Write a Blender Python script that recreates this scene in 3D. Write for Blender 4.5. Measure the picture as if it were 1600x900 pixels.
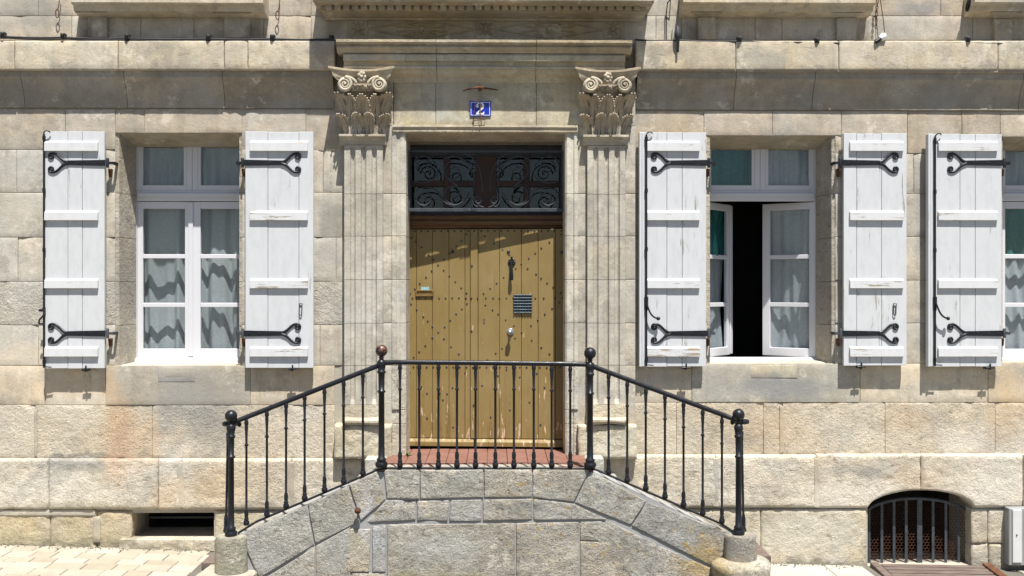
import bpy, bmesh, math, random
from mathutils import Vector, Matrix, noise
R = math.radians
random.seed(7)
S = bpy.context.scene
COL = S.collection
for o in list(bpy.data.objects): bpy.data.objects.remove(o)

# ------------------------------------------------------------ camera, sky, sun, exposure
CAMZ, CAMD, YAW, FPX = 2.5, 10.0, R(0.95), 1600.0
cam = bpy.data.cameras.new('camera'); cam.lens = 36.0; cam.sensor_width = 36.0
cam.clip_start = 0.1; cam.clip_end = 500
co = bpy.data.objects.new('camera', cam); COL.objects.link(co)
co.location = (0, -CAMD, CAMZ); co.rotation_euler = (R(90), 0, -YAW)
S.camera = co
SUNV = Vector((0.31, -1.0, 2.55)).normalized()      # from the facade towards the sun
W_ = bpy.data.worlds.new('World'); S.world = W_; W_.use_nodes = True
wn = W_.node_tree
bgn = wn.nodes['Background']
sky = wn.nodes.new('ShaderNodeTexSky'); sky.sky_type = 'NISHITA'; sky.sun_disc = False
sky.sun_elevation = math.asin(SUNV.z); sky.sun_rotation = math.atan2(SUNV.x, SUNV.y)
sky.air_density = 1.0; sky.dust_density = 1.0; sky.ozone_density = 1.0
wn.links.new(sky.outputs[0], bgn.inputs[0]); bgn.inputs[1].default_value = 0.05
sl = bpy.data.lights.new('sun', 'SUN'); sl.energy = 5.0; sl.angle = R(0.53); sl.color = (1.0, 0.96, 0.885)
so = bpy.data.objects.new('sun', sl); COL.objects.link(so)
so.rotation_euler = SUNV.to_track_quat('Z', 'Y').to_euler(); so.location = (4, -12, 20)
S.view_settings.view_transform = 'Standard'; S.view_settings.look = 'None'
S.view_settings.exposure = 0.87; S.view_settings.gamma = 1.0; S.view_settings.use_curve_mapping = False

# ------------------------------------------------------------ measuring: photo point + distance off the wall -> place
def P(px, py, o=0.0):
    u, v = (px - 800) / FPX, (450 - py) / FPX
    dx, dy = math.sin(YAW) + u * math.cos(YAW), math.cos(YAW) - u * math.sin(YAW)
    t = (CAMD - o) / dy
    return Vector((t * dx, -o, CAMZ + t * v))
def X(px, o=0.0): return P(px, 450, o).x
def Z(py, o=0.0, px=773): return P(px, py, o).z

# ------------------------------------------------------------ materials
class NT:
    def __init__(s, name):
        s.m = bpy.data.materials.new(name); s.m.use_nodes = True
        s.t = s.m.node_tree; s.b = s.t.nodes['Principled BSDF']
    def n(s, typ, **kw):
        nd = s.t.nodes.new('ShaderNode' + typ)
        for k, v in kw.items(): setattr(nd, k, v)
        return nd
    def l(s, a, b): s.t.links.new(a, b)
    def put(s, sock, v):
        if hasattr(v, 'is_output'): s.l(v, sock)
        else:
            if isinstance(v, (tuple, list)) and len(v) == 3 and sock.type == 'RGBA': v = (*v, 1)
            sock.default_value = v
    def pos(s):
        if not hasattr(s, '_p'): s._p = s.n('NewGeometry').outputs['Position']
        return s._p
    def mapped(s, sc):
        d = s.n('VectorMath', operation='MULTIPLY'); s.l(s.pos(), d.inputs[0]); d.inputs[1].default_value = sc
        return d.outputs[0]
    def noise(s, scale, detail=4, rough=.55, vec=None, dist=0):
        d = s.n('TexNoise'); s.l(vec if vec is not None else s.pos(), d.inputs['Vector'])
        d.inputs['Scale'].default_value = scale; d.inputs['Detail'].default_value = detail
        d.inputs['Roughness'].default_value = rough; d.inputs['Distortion'].default_value = dist
        return d.outputs['Fac']
    def vor(s, scale, vec=None):
        d = s.n('TexVoronoi'); s.l(vec if vec is not None else s.pos(), d.inputs['Vector']); d.inputs['Scale'].default_value = scale
        return d.outputs['Distance']
    def mr(s, v, a, b, c=0.0, d=1.0):
        m = s.n('MapRange'); s.put(m.inputs[0], v)
        for i, q in enumerate((a, b, c, d)): m.inputs[1 + i].default_value = q
        return m.outputs[0]
    def math(s, op, a, b=0.0):
        m = s.n('Math', operation=op); s.put(m.inputs[0], a); s.put(m.inputs[1], b); return m.outputs[0]
    def mix(s, f, a, b, mode='MIX'):
        m = s.n('MixRGB', blend_type=mode); s.put(m.inputs[0], f); s.put(m.inputs[1], a); s.put(m.inputs[2], b); return m.outputs[0]
    def bump(s, h, strength=.5, dist=.01):
        d = s.n('Bump'); s.put(d.inputs['Height'], h); d.inputs['Strength'].default_value = strength; d.inputs['Distance'].default_value = dist
        s.l(d.outputs[0], s.b.inputs['Normal'])
    def fin(s, col, rough=.8, metal=0.0, spec=None):
        s.put(s.b.inputs['Base Color'], col); s.put(s.b.inputs['Roughness'], rough); s.b.inputs['Metallic'].default_value = metal
        if spec is not None: s.b.inputs['Specular IOR Level'].default_value = spec
        return s.m

def stone_mat(name, blobs, grime=(.25, .24, .215), grime_amt=.5, pits=.5, bump=.6, lichen=False, streak=.25, bdist=.02, tint=.42, speck=.12, patch=.5):
    t = NT(name)
    oc = t.n('ObjectInfo').outputs['Color']
    n1, n2, n3 = t.noise(1.1, 5, .6), t.noise(7, 5, .65), t.noise(55, 4, .7)
    v = t.math('ADD', t.mr(n2, .25, .75, .72, 1.2), t.mr(n3, .25, .75, -.15, .13))
    c = t.mix(1.0, oc, v, 'MULTIPLY')
    warm = t.mix(t.mr(t.noise(2.3, 3), .4, .7), (1, 1, 1), (1.04, .98, .90)); c = t.mix(1.0, c, warm, 'MULTIPLY')
    c = t.mix(t.math('MULTIPLY', t.mr(n1, .47, .72), grime_amt), c, grime)
    c = t.mix(t.mr(t.noise(1.7, 5, .62), .46, .68, 0, tint), c, (.43, .43, .425))            # blue grey bloom
    c = t.mix(t.mr(t.noise(2.6, 4, .6, t.mapped((1, 1, .8))), .50, .70, 0, tint * .75), c, (.50, .40, .31))   # pink ochre veins
    c = t.mix(1.0, c, t.mr(t.noise(130, 3, .7), .3, .7, 1 - speck, 1 + speck), 'MULTIPLY')
    pt = t.math('MULTIPLY', t.mr(t.noise(3.1, 7, .72), .52, .59), t.mr(t.noise(.8, 2), .38, .56))
    c = t.mix(t.math('MULTIPLY', pt, patch), c, (.235, .215, .185))                              # soot and damp patches
    st = t.noise(1.0, 4, .6, t.mapped((9, 9, .7)))
    c = t.mix(t.math('MULTIPLY', t.mr(st, .52, .75), streak), c, (.2, .18, .15))
    c = t.mix(t.math('MULTIPLY', t.mr(t.noise(3.7, 6, .75), .57, .64), .5), c, (.68, .63, .54))       # worn pale patches
    if blobs:
        wob = t.n('TexNoise'); t.l(t.pos(), wob.inputs['Vector']); wob.inputs['Scale'].default_value = 5; wob.inputs['Detail'].default_value = 5
        wv = t.n('VectorMath', operation='MULTIPLY_ADD'); t.l(wob.outputs['Color'], wv.inputs[0]); wv.inputs[1].default_value = (.34, 0, .34)
        pp = t.n('VectorMath', operation='ADD'); t.l(t.pos(), pp.inputs[0]); pp.inputs[1].default_value = (-.17, 0, -.17); t.l(pp.outputs[0], wv.inputs[2])
        for (px, py, rx, ry, bc, stg) in blobs:
            q = P(px, py); sx, sz = 160 / rx, 160 / ry
            a = t.n('VectorMath', operation='SUBTRACT'); t.l(wv.outputs[0], a.inputs[0]); a.inputs[1].default_value = (q.x, 0, q.z)
            b = t.n('VectorMath', operation='MULTIPLY'); t.l(a.outputs[0], b.inputs[0]); b.inputs[1].default_value = (sx, 0, sz)
            ln = t.n('VectorMath', operation='LENGTH'); t.l(b.outputs[0], ln.inputs[0])
            c = t.mix(t.mr(ln.outputs['Value'], 1.15, .45, 0, stg), c, bc)
    pv = t.vor(38); pm = t.math('MULTIPLY', t.mr(pv, .22, .1), t.mr(t.noise(4, 3), .45, .62))
    c = t.mix(t.math('MULTIPLY', pm, pits), c, (.12, .105, .08))
    if lichen:
        l1 = t.math('MULTIPLY', t.mr(t.noise(15, 9, .8), .57, .61), t.mr(t.noise(1.3, 2), .50, .57))
        c = t.mix(t.math('MULTIPLY', l1, .85), c, (.46, .31, .09))
        l2 = t.mr(t.noise(16, 7, .8), .58, .62); c = t.mix(t.math('MULTIPLY', l2, .5), c, (.66, .66, .62))
        l3 = t.math('MULTIPLY', t.mr(t.noise(20, 7, .8), .57, .62), t.mr(t.noise(2.1, 2), .44, .56)); c = t.mix(t.math('MULTIPLY', l3, .75), c, (.06, .06, .055))
    fl = t.math('MULTIPLY', t.mr(t.noise(1.0, 7, .7, t.mapped((9, 9, 20))), .60, .66), t.mr(n1, .38, .5))
    c = t.mix(t.math('MULTIPLY', fl, pits * .55), c, (.17, .145, .11))
    h = t.math('ADD', t.math('MULTIPLY', t.noise(24, 8, .72), 1.0), t.math('MULTIPLY', t.math('ADD', pm, fl), -.35))
    h = t.math('ADD', h, t.math('MULTIPLY', t.noise(110, 4, .6), .25))
    t.bump(h, bump, bdist)
    return t.fin(c, .92, 0, .2)

GREY, RUST, PALE, SOOT_SHADE, ORAN = (.27, .265, .25), (.50, .27, .13), (.70, .66, .58), (.13, .115, .095), (.56, .40, .24)
wall_blobs = [(300, 622, 85, 62, GREY, .75), (335, 668, 40, 50, GREY, .5), (190, 690, 30, 75, RUST, .42), (232, 690, 22, 50, ORAN, .5), (265, 560, 60, 30, (.40, .38, .33), .6),
    (110, 724, 75, 10, GREY, .7), (1222, 606, 95, 24, (.235, .235, .235), .85), (1120, 600, 30, 30, GREY, .5), (1200, 672, 70, 45, ORAN, .4), (1345, 735, 62, 16, GREY, .6),
    (1430, 750, 60, 35, ORAN, .3), (1330, 775, 90, 30, PALE, .55), (1545, 760, 80, 45, PALE, .55), (1260, 830, 90, 40, (.52, .50, .44), .6), (1500, 690, 45, 30, PALE, .5), (90, 775, 70, 30, PALE, .3),
    (1420, 655, 45, 30, ORAN, .3), (1575, 640, 40, 60, ORAN, .45), (95, 605, 90, 22, ORAN, .25), (470, 600, 40, 40, ORAN, .25), (345, 760, 50, 35, ORAN, .4), (265, 770, 30, 30, ORAN, .35),
    (520, 345, 22, 34, (.22, .21, .19), .6), (570, 300, 34, 70, (.42, .40, .36), .3), (565, 470, 40, 90, (.5, .49, .46), .4), (950, 350, 30, 40, (.40, .39, .36), .35), (172, 610, 12, 50, ORAN, .4),
    (55, 22, 55, 25, GREY, .6), (1440, 12, 40, 14, (.24, .235, .24), .7), (1190, 95, 35, 18, GREY, .5), (1400, 50, 40, 15, GREY, .45), (240, 80, 40, 14, GREY, .3), (45, 140, 40, 25, GREY, .5),
    (135, 55, 20, 28, SOOT_SHADE, .6), (400, 52, 16, 25, SOOT_SHADE, .6), (520, 35, 22, 30, (.22, .19, .14), .6), (1085, 50, 15, 25, SOOT_SHADE, .5), (1350, 50, 14, 22, SOOT_SHADE, .5), (1280, 148, 70, 16, GREY, .5), (1480, 150, 60, 22, GREY, .6),  # recesses under the upper sills: soot mixed with painted shade
    (1300, 440, 18, 90, (.30, .28, .24), .5), (190, 440, 20, 60, (.30, .28, .25), .6), (1000, 500, 14, 80, (.36, .34, .28), .5), (700, 185, 40, 10, (.55, .55, .5), .4),
    (130, 790, 130, 8, (.36, .33, .24), .5), (110, 838, 110, 16, (.40, .36, .24), .5), (20, 700, 25, 60, (.5, .46, .38), .4),
    (130, 850, 230, 7, (.19, .17, .12), .6), (1270, 880, 100, 7, (.19, .17, .13), .6), (1570, 884, 50, 6, (.19, .17, .13), .5), (150, 715, 130, 6, (.2, .18, .15), .5), (600, 165, 30, 40, (.26, .23, .18), .5),
    (515, 400, 16, 30, (.34, .33, .31), .5), (450, 190, 40, 16, (.38, .32, .25), .4), (1030, 150, 40, 16, (.24, .22, .18), .5), (1434, 300, 16, 60, (.36, .33, .29), .5), (30, 330, 30, 40, (.58, .54, .46), .4),
    (35, 560, 45, 30, (.62, .53, .40), .5), (1165, 690, 40, 18, (.3, .28, .25), .5), (1420, 580, 60, 18, (.60, .51, .38), .5), (120, 640, 60, 30, (.64, .57, .46), .5), (1050, 680, 50, 40, (.64, .58, .46), .5), (1390, 690, 60, 22, (.62, .55, .44), .5)]
M = {}
M['lime'] = stone_mat('limestone', wall_blobs, grime_amt=.42, bump=.26, streak=.4)
M['rough'] = stone_mat('weathered_limestone', wall_blobs, grime_amt=.25, bump=.6, pits=1.0, streak=.15, bdist=.045, speck=.16, patch=.3)
M['carved'] = stone_mat('carved_limestone', [], grime=(.20, .17, .13), grime_amt=.55, bump=.45, pits=.3)
M['stair'] = stone_mat('lichened_stone', [(590, 775, 14, 45, (.55, .56, .57), .7), (1068, 838, 46, 30, (.42, .29, .09), .55), (1080, 887, 26, 8, (.48, .34, .06), .7), (680, 888, 190, 34, (.33, .295, .16), .75), (880, 880, 90, 22, (.34, .30, .18), .5), (1000, 893, 70, 16, (.33, .30, .17), .5),
    (450, 885, 80, 18, (.34, .31, .18), .5), (800, 760, 45, 14, (.17, .17, .16), .5), (700, 820, 60, 25, (.52, .52, .50), .5)], grime=(.29, .285, .27), grime_amt=.4, pits=.9, bump=.8, lichen=True, streak=.05, bdist=.045, tint=.3, speck=.38)
t = NT('lime_mortar'); M['mortar'] = (t.bump(t.noise(60, 5, .7), .6, .01), t.fin(t.mix(t.noise(5, 4), (.30, .275, .23), (.50, .46, .385)), .95, 0, .1))[1]
t = NT('grey_mortar'); M['gmortar'] = (t.bump(t.noise(50, 5, .7), .5, .01), t.fin(t.mix(t.noise(5, 4), (.27, .272, .272), (.36, .362, .362)), .95, 0, .1))[1]

def paint_mat(name, paint, wood, lo=.62, hi=.7, vert=True):
    t = NT(name); oc = t.n('ObjectInfo').outputs['Color']
    sep = t.n('SeparateColor'); t.l(oc, sep.inputs[0])
    g = t.mapped((26, 26, 2.2) if vert else (3, 26, 26))
    n = t.noise(1.0, 8, .72, g); n2 = t.noise(3.0, 4, .6)
    v = t.math('ADD', n, t.math('MULTIPLY', t.math('SUBTRACT', n2, .5), .35))
    v = t.math('ADD', v, t.math('MULTIPLY', sep.outputs[0], .13))
    pe = t.mr(v, lo, hi)
    dirt = t.mix(t.mr(t.noise(6, 5, .7, t.mapped((3, 3, 1))), .45, .8), paint, tuple(q * .86 for q in paint))
    rust = t.mix(t.mr(t.noise(11, 3), .55, .65), wood, (.40, .31, .20))
    c = t.mix(pe, dirt, rust)
    t.bump(t.math('ADD', t.math('MULTIPLY', pe, -.5), t.math('MULTIPLY', n, .25)), .5, .006)
    return t.fin(c, .55, 0, .35)
M['white'] = paint_mat('flaking_white_paint', (.55, .565, .59), (.26, .245, .22), .66, .74)
M['whiteh'] = paint_mat('flaking_white_paint_across', (.56, .57, .59), (.30, .26, .20), .64, .70, False)
t = NT('window_white'); M['frame'] = t.fin(t.mix(t.noise(4, 4), (.57, .575, .62), (.62, .625, .66)), .4)
def door_mat():
    t = NT('ochre_door_paint')
    g = t.noise(1.0, 8, .7, t.mapped((22, 22, 1.1)))
    z = t.n('SeparateXYZ'); t.l(t.pos(), z.inputs[0])
    low = t.mr(z.outputs[2], Z(480, -.33), Z(700, -.33), 0, .10)
    c = t.mix(t.mr(t.noise(2.2, 4), .35, .7), (.225, .158, .055), (.265, .195, .082))
    c = t.mix(t.mr(t.noise(5, 5, .7, t.mapped((4, 4, .8))), .5, .75, 0, .6), c, (.21, .125, .045))
    v = t.math('ADD', g, low)
    c = t.mix(t.mr(v, .68, .72), c, (.17, .095, .03))
    pk = t.math('MULTIPLY', t.mr(t.math('ADD', t.noise(1.0, 6, .6, t.mapped((30, 30, 5))), low), .70, .72), 1.0)
    c = t.mix(pk, c, (.56, .42, .30))
    t.bump(t.math('ADD', t.math('MULTIPLY', t.mr(v, .62, .72), -.6), t.math('MULTIPLY', g, .4)), .6, .006)
    return t.fin(c, .5, 0, .4)
M['door'] = door_mat()
def simple(name, a, b, sc=8, rough=.6, metal=0., bs=.2, spec=.5, vec=None):
    t = NT(name); t.bump(t.noise(sc * 6, 5, .7), bs, .005)
    return t.fin(t.mix(t.mr(t.noise(sc, 5, .65, t.mapped(vec) if vec else None), .35, .68), a, b), rough, metal, spec)
M['iron'] = simple('black_iron', (.006, .007, .011), (.013, .015, .022), 20, .32, 0, .12, .35)
t = NT('black_iron_paint'); t.bump(t.noise(60, 4, .6), .25, .004)
M['iron'] = t.fin(t.mix(t.mr(t.noise(26, 5, .75), .66, .72), t.mix(t.noise(9, 3), (.006, .007, .010), (.016, .018, .024)), (.07, .032, .018)), t.mr(t.noise(18, 4), .3, .7, .28, .5), 0, .35)
M['irondull'] = simple('dull_iron', (.03, .035, .042), (.055, .06, .07), 14, .6, 0, .3, .4)
M['greyiron'] = simple('worn_grey_iron', (.03, .036, .046), (.06, .07, .085), 14, .45, 0, .2, .5)
M['rust'] = simple('rusty_iron', (.075, .032, .018), (.16, .075, .042), 22, .85, 0, .5, .2)
M['brown'] = simple('brown_wood', (.085, .042, .016), (.15, .075, .03), 6, .55, 0, .2, .4, (1.5, 8, 8))
M['redwood'] = simple('red_brown_wood', (.035, .015, .011), (.055, .024, .017), 6, .6)
M['tile'] = simple('terracotta', (.165, .078, .058), (.22, .115, .09), 7, .75, 0, .4, .3)
M['plank'] = simple('old_boards', (.10, .075, .065), (.19, .15, .13), 5, .85, 0, .5, .2, (1, 10, 10))
M['blue'] = simple('blue_enamel', (.012, .03, .38), (.015, .04, .45), 4, .2, 0, .02)
M['enamel'] = simple('white_enamel', (.78, .80, .82), (.82, .82, .84), 4, .25, 0, .02)
M['cable'] = simple('black_cable', (.012, .012, .014), (.025, .025, .028), 10, .6)
M['meter'] = simple('grey_plastic', (.50, .51, .51), (.56, .57, .57), 3, .5, 0, .04)
M['meterd'] = simple('dark_grey_plastic', (.24, .245, .25), (.28, .285, .29), 3, .5, 0, .04)
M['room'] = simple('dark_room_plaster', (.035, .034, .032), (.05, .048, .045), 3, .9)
M['steel'] = simple('tinned_steel', (.30, .34, .38), (.45, .50, .54), 9, .35, .7, .1)
M['fan'] = simple('dark_wrought_iron', (.03, .033, .04), (.06, .066, .08), 14, .45, 0, .2, .4)
M['bluegrille'] = simple('blue_grey_iron', (.05, .075, .10), (.14, .19, .23), 30, .4, .2, .2)
M['brass'] = simple('aged_brass', (.16, .10, .035), (.26, .17, .06), 12, .45, .4, .2)
M['sticker'] = simple('blue_sticker', (.06, .35, .50), (.5, .65, .7), 60, .5, 0, .02)
M['leaf'] = simple('weed_green', (.05, .11, .02), (.09, .17, .03), 10, .6)
def cloth(name, a, b, trans=.45, lace=False):
    t = NT(name)
    c = t.mix(t.mr(t.noise(40, 4), .35, .65), a, b)
    if lace: c = t.mix(t.math('MULTIPLY', t.mr(t.vor(26), .16, .12), .35), c, (.92, .93, .95))
    tr = t.n('BsdfTranslucent'); t.put(tr.inputs[0], c); t.put(t.b.inputs['Base Color'], c); t.b.inputs['Roughness'].default_value = .9
    tp = t.n('BsdfTransparent')
    mx = t.n('MixShader'); mx.inputs[0].default_value = trans; t.l(t.b.outputs[0], mx.inputs[1]); t.l(tr.outputs[0], mx.inputs[2])
    m2 = t.n('MixShader'); m2.inputs[0].default_value = .36 if lace else .22; t.l(mx.outputs[0], m2.inputs[1]); t.l(tp.outputs[0], m2.inputs[2])
    t.l(m2.outputs[0], t.t.nodes['Material Output'].inputs[0]); return t.m
M['lace'] = cloth('white_lace', (.74, .78, .80), (.86, .88, .90), .25, True)
M['voile'] = cloth('grey_voile', (.66, .68, .72), (.78, .80, .84), .25)
M['teal_reflection'] = cloth('teal_reflection_cloth', (.05, .26, .25), (.08, .33, .31), .3)  # paints the green reflection of the upper panes as cloth
def glass():
    t = NT('window_glass')
    fr = t.n('Fresnel'); bf = t.n('NewGeometry').outputs['Backfacing']; t.l(t.mr(bf, 0, 1, 1.5, 1 / 1.5), fr.inputs[0])
    tp = t.n('BsdfTransparent'); tp.inputs[0].default_value = (.92, .95, .96, 1)
    gl = t.n('BsdfGlossy'); gl.inputs['Roughness'].default_value = .02
    bp = t.n('Bump'); t.l(t.noise(2.5, 2), bp.inputs['Height']); bp.inputs['Strength'].default_value = .08; bp.inputs['Distance'].default_value = .02
    t.l(bp.outputs[0], gl.inputs['Normal'])
    mx = t.n('MixShader'); t.l(fr.outputs[0], mx.inputs[0]); t.l(tp.outputs[0], mx.inputs[1]); t.l(gl.outputs[0], mx.inputs[2])
    t.l(mx.outputs[0], t.t.nodes['Material Output'].inputs[0]); return t.m
M['glass'] = glass()
def pave():
    t = NT('pale_paving_stone'); oc = t.n('ObjectInfo').outputs['Color']
    c = t.mix(1.0, oc, t.math('ADD', t.mr(t.noise(6, 5, .65), .25, .75, .85, 1.12), t.mr(t.noise(60, 4), .2, .8, -.1, .1)), 'MULTIPLY')
    t.bump(t.noise(40, 6, .7), .4, .008); return t.fin(c, .9, 0, .2)
M['pave'] = pave()
M['ground'] = simple('street_surface', (.11, .103, .09), (.15, .14, .12), 1.5, .95, 0, .3, .2)

# ------------------------------------------------------------ building helpers
WL = {}                                             # world place of every object
def link(o, loc, parent, color=None):
    COL.objects.link(o); WL[o] = Vector(loc)
    if parent is not None:
        o.parent = parent; o.location = WL[o] - WL[parent]
    else: o.location = WL[o]
    if color: o.color = (*color[:3], 1)
    return o
def thing(name, label, cat, loc, group=None, kind=None):
    o = bpy.data.objects.new(name, None); o.empty_display_size = .1; link(o, loc, None)
    return tag(o, label, cat, group, kind)
def tag(o, label=None, cat=None, group=None, kind=None):
    if label: o['label'] = label
    if cat: o['category'] = cat
    if group: o['group'] = group
    if kind: o['kind'] = kind
    return o
def copy_of(o, loc, parent, color=None):
    c = o.copy(); c.parent = None; return link(c, loc, parent, color)

class MB:
    def __init__(s): s.v = []; s.f = []; s.sm = []
    def add(s, vs, fs, smooth=False):
        b = len(s.v); s.v += [Vector(q) for q in vs]
        s.f += [tuple(i + b for i in f) for f in fs]; s.sm += [smooth] * len(fs); return s
    def box(s, x0, x1, y0, y1, z0, z1):
        x0, x1 = min(x0, x1), max(x0, x1); y0, y1 = min(y0, y1), max(y0, y1); z0, z1 = min(z0, z1), max(z0, z1)
        return s.add([(x0, y0, z0), (x1, y0, z0), (x1, y1, z0), (x0, y1, z0), (x0, y0, z1), (x1, y0, z1), (x1, y1, z1), (x0, y1, z1)],
            [(0, 3, 2, 1), (4, 5, 6, 7), (0, 1, 5, 4), (1, 2, 6, 5), (2, 3, 7, 6), (3, 0, 4, 7)])
    def prism(s, pts, d):                           # closed outline (list of Vectors) swept by vector d
        n = len(pts); d = Vector(d); a = [Vector(p) for p in pts]
        return s.add(a + [p + d for p in a], [tuple(range(n))[::-1], tuple(range(n, 2 * n))] + [(i, (i + 1) % n, n + (i + 1) % n, n + i) for i in range(n)])
    def tube(s, pts, r, seg=8, flat=(1, 1), cap=True):
        pts = [Vector(p) for p in pts]; n = len(pts); rings = []
        rr = r if isinstance(r, (list, tuple)) else [r] * n
        up = None
        for i, p in enumerate(pts):
            tg = (pts[min(i + 1, n - 1)] - pts[max(i - 1, 0)]).normalized()
            if up is None:
                up = Vector((0, -1, 0)) if abs(tg.y) < .9 else Vector((0, 0, 1))
            a = (up - tg * up.dot(tg)).normalized(); up = a; b = tg.cross(a)
            rings.append([p + (a * math.cos(2 * math.pi * k / seg) * flat[0] + b * math.sin(2 * math.pi * k / seg) * flat[1]) * rr[i] for k in range(seg)])
        vs = [q for g in rings for q in g]; fs = []
        for i in range(n - 1):
            for k in range(seg):
                k2 = (k + 1) % seg; fs.append((i * seg + k, i * seg + k2, (i + 1) * seg + k2, (i + 1) * seg + k))
        s.add(vs, fs, True)
        if cap: s.add(rings[0] + rings[-1], [tuple(range(seg))[::-1], tuple(range(seg, 2 * seg))])
        return s
    def lathe(s, prof, c=(0, 0, 0), seg=12, axis='z', smooth=True):
        c = Vector(c); vs = []; fs = []
        for (r, h) in prof:
            for k in range(seg):
                a = 2 * math.pi * k / seg
                q = Vector((r * math.cos(a), r * math.sin(a), h)) if axis == 'z' else Vector((r * math.cos(a), -h, r * math.sin(a)))
                vs.append(c + q)
        for i in range(len(prof) - 1):
            for k in range(seg):
                k2 = (k + 1) % seg; fs.append((i * seg + k, i * seg + k2, (i + 1) * seg + k2, (i + 1) * seg + k))
        s.add(vs, fs, smooth)
        n = len(prof) - 1
        return s.add(vs[:seg] + vs[n * seg:], [tuple(range(seg))[::-1], tuple(range(seg, 2 * seg))])
    def ball(s, c, r, seg=12, sq=(1, 1, 1)):
        m = seg // 2
        vs = []; fs = []
        for i in range(m + 1):
            ph = math.pi * i / m
            for k in range(seg):
                a = 2 * math.pi * k / seg
                vs.append(Vector(c) + Vector((r * math.sin(ph) * math.cos(a) * sq[0], r * math.sin(ph) * math.sin(a) * sq[1], r * math.cos(ph) * sq[2])))
        for i in range(m):
            for k in range(seg):
                k2 = (k + 1) % seg; fs.append((i * seg + k, (i + 1) * seg + k, (i + 1) * seg + k2, i * seg + k2))
        return s.add(vs, fs, True)
    def build(s, name, mat, parent=None, color=None, bevel=0, loc=None, rotz=0):
        me = bpy.data.meshes.new(name)
        if loc is None:
            lo = Vector([min(q[i] for q in s.v) for i in range(3)]); hi = Vector([max(q[i] for q in s.v) for i in range(3)])
            loc = (lo + hi) / 2; off = loc
        else: off = Vector((0, 0, 0)); loc = Vector(loc)
        me.from_pydata([q - off for q in s.v], [], s.f); me.polygons.foreach_set('use_smooth', s.sm)
        bm = bmesh.new(); bm.from_mesh(me)
        bmesh.ops.recalc_face_normals(bm, faces=bm.faces)
        if bevel:
            es = [e for e in bm.edges if len(e.link_faces) == 2 and e.calc_face_angle(0) > .5]
            bmesh.ops.bevel(bm, geom=es, offset=bevel, segments=1, affect='EDGES', profile=.5)
        bm.to_mesh(me); bm.free()
        me.materials.append(mat)
        o = bpy.data.objects.new(name, me); link(o, loc, parent, color)
        o.rotation_euler.z = rotz
        return o

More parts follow.
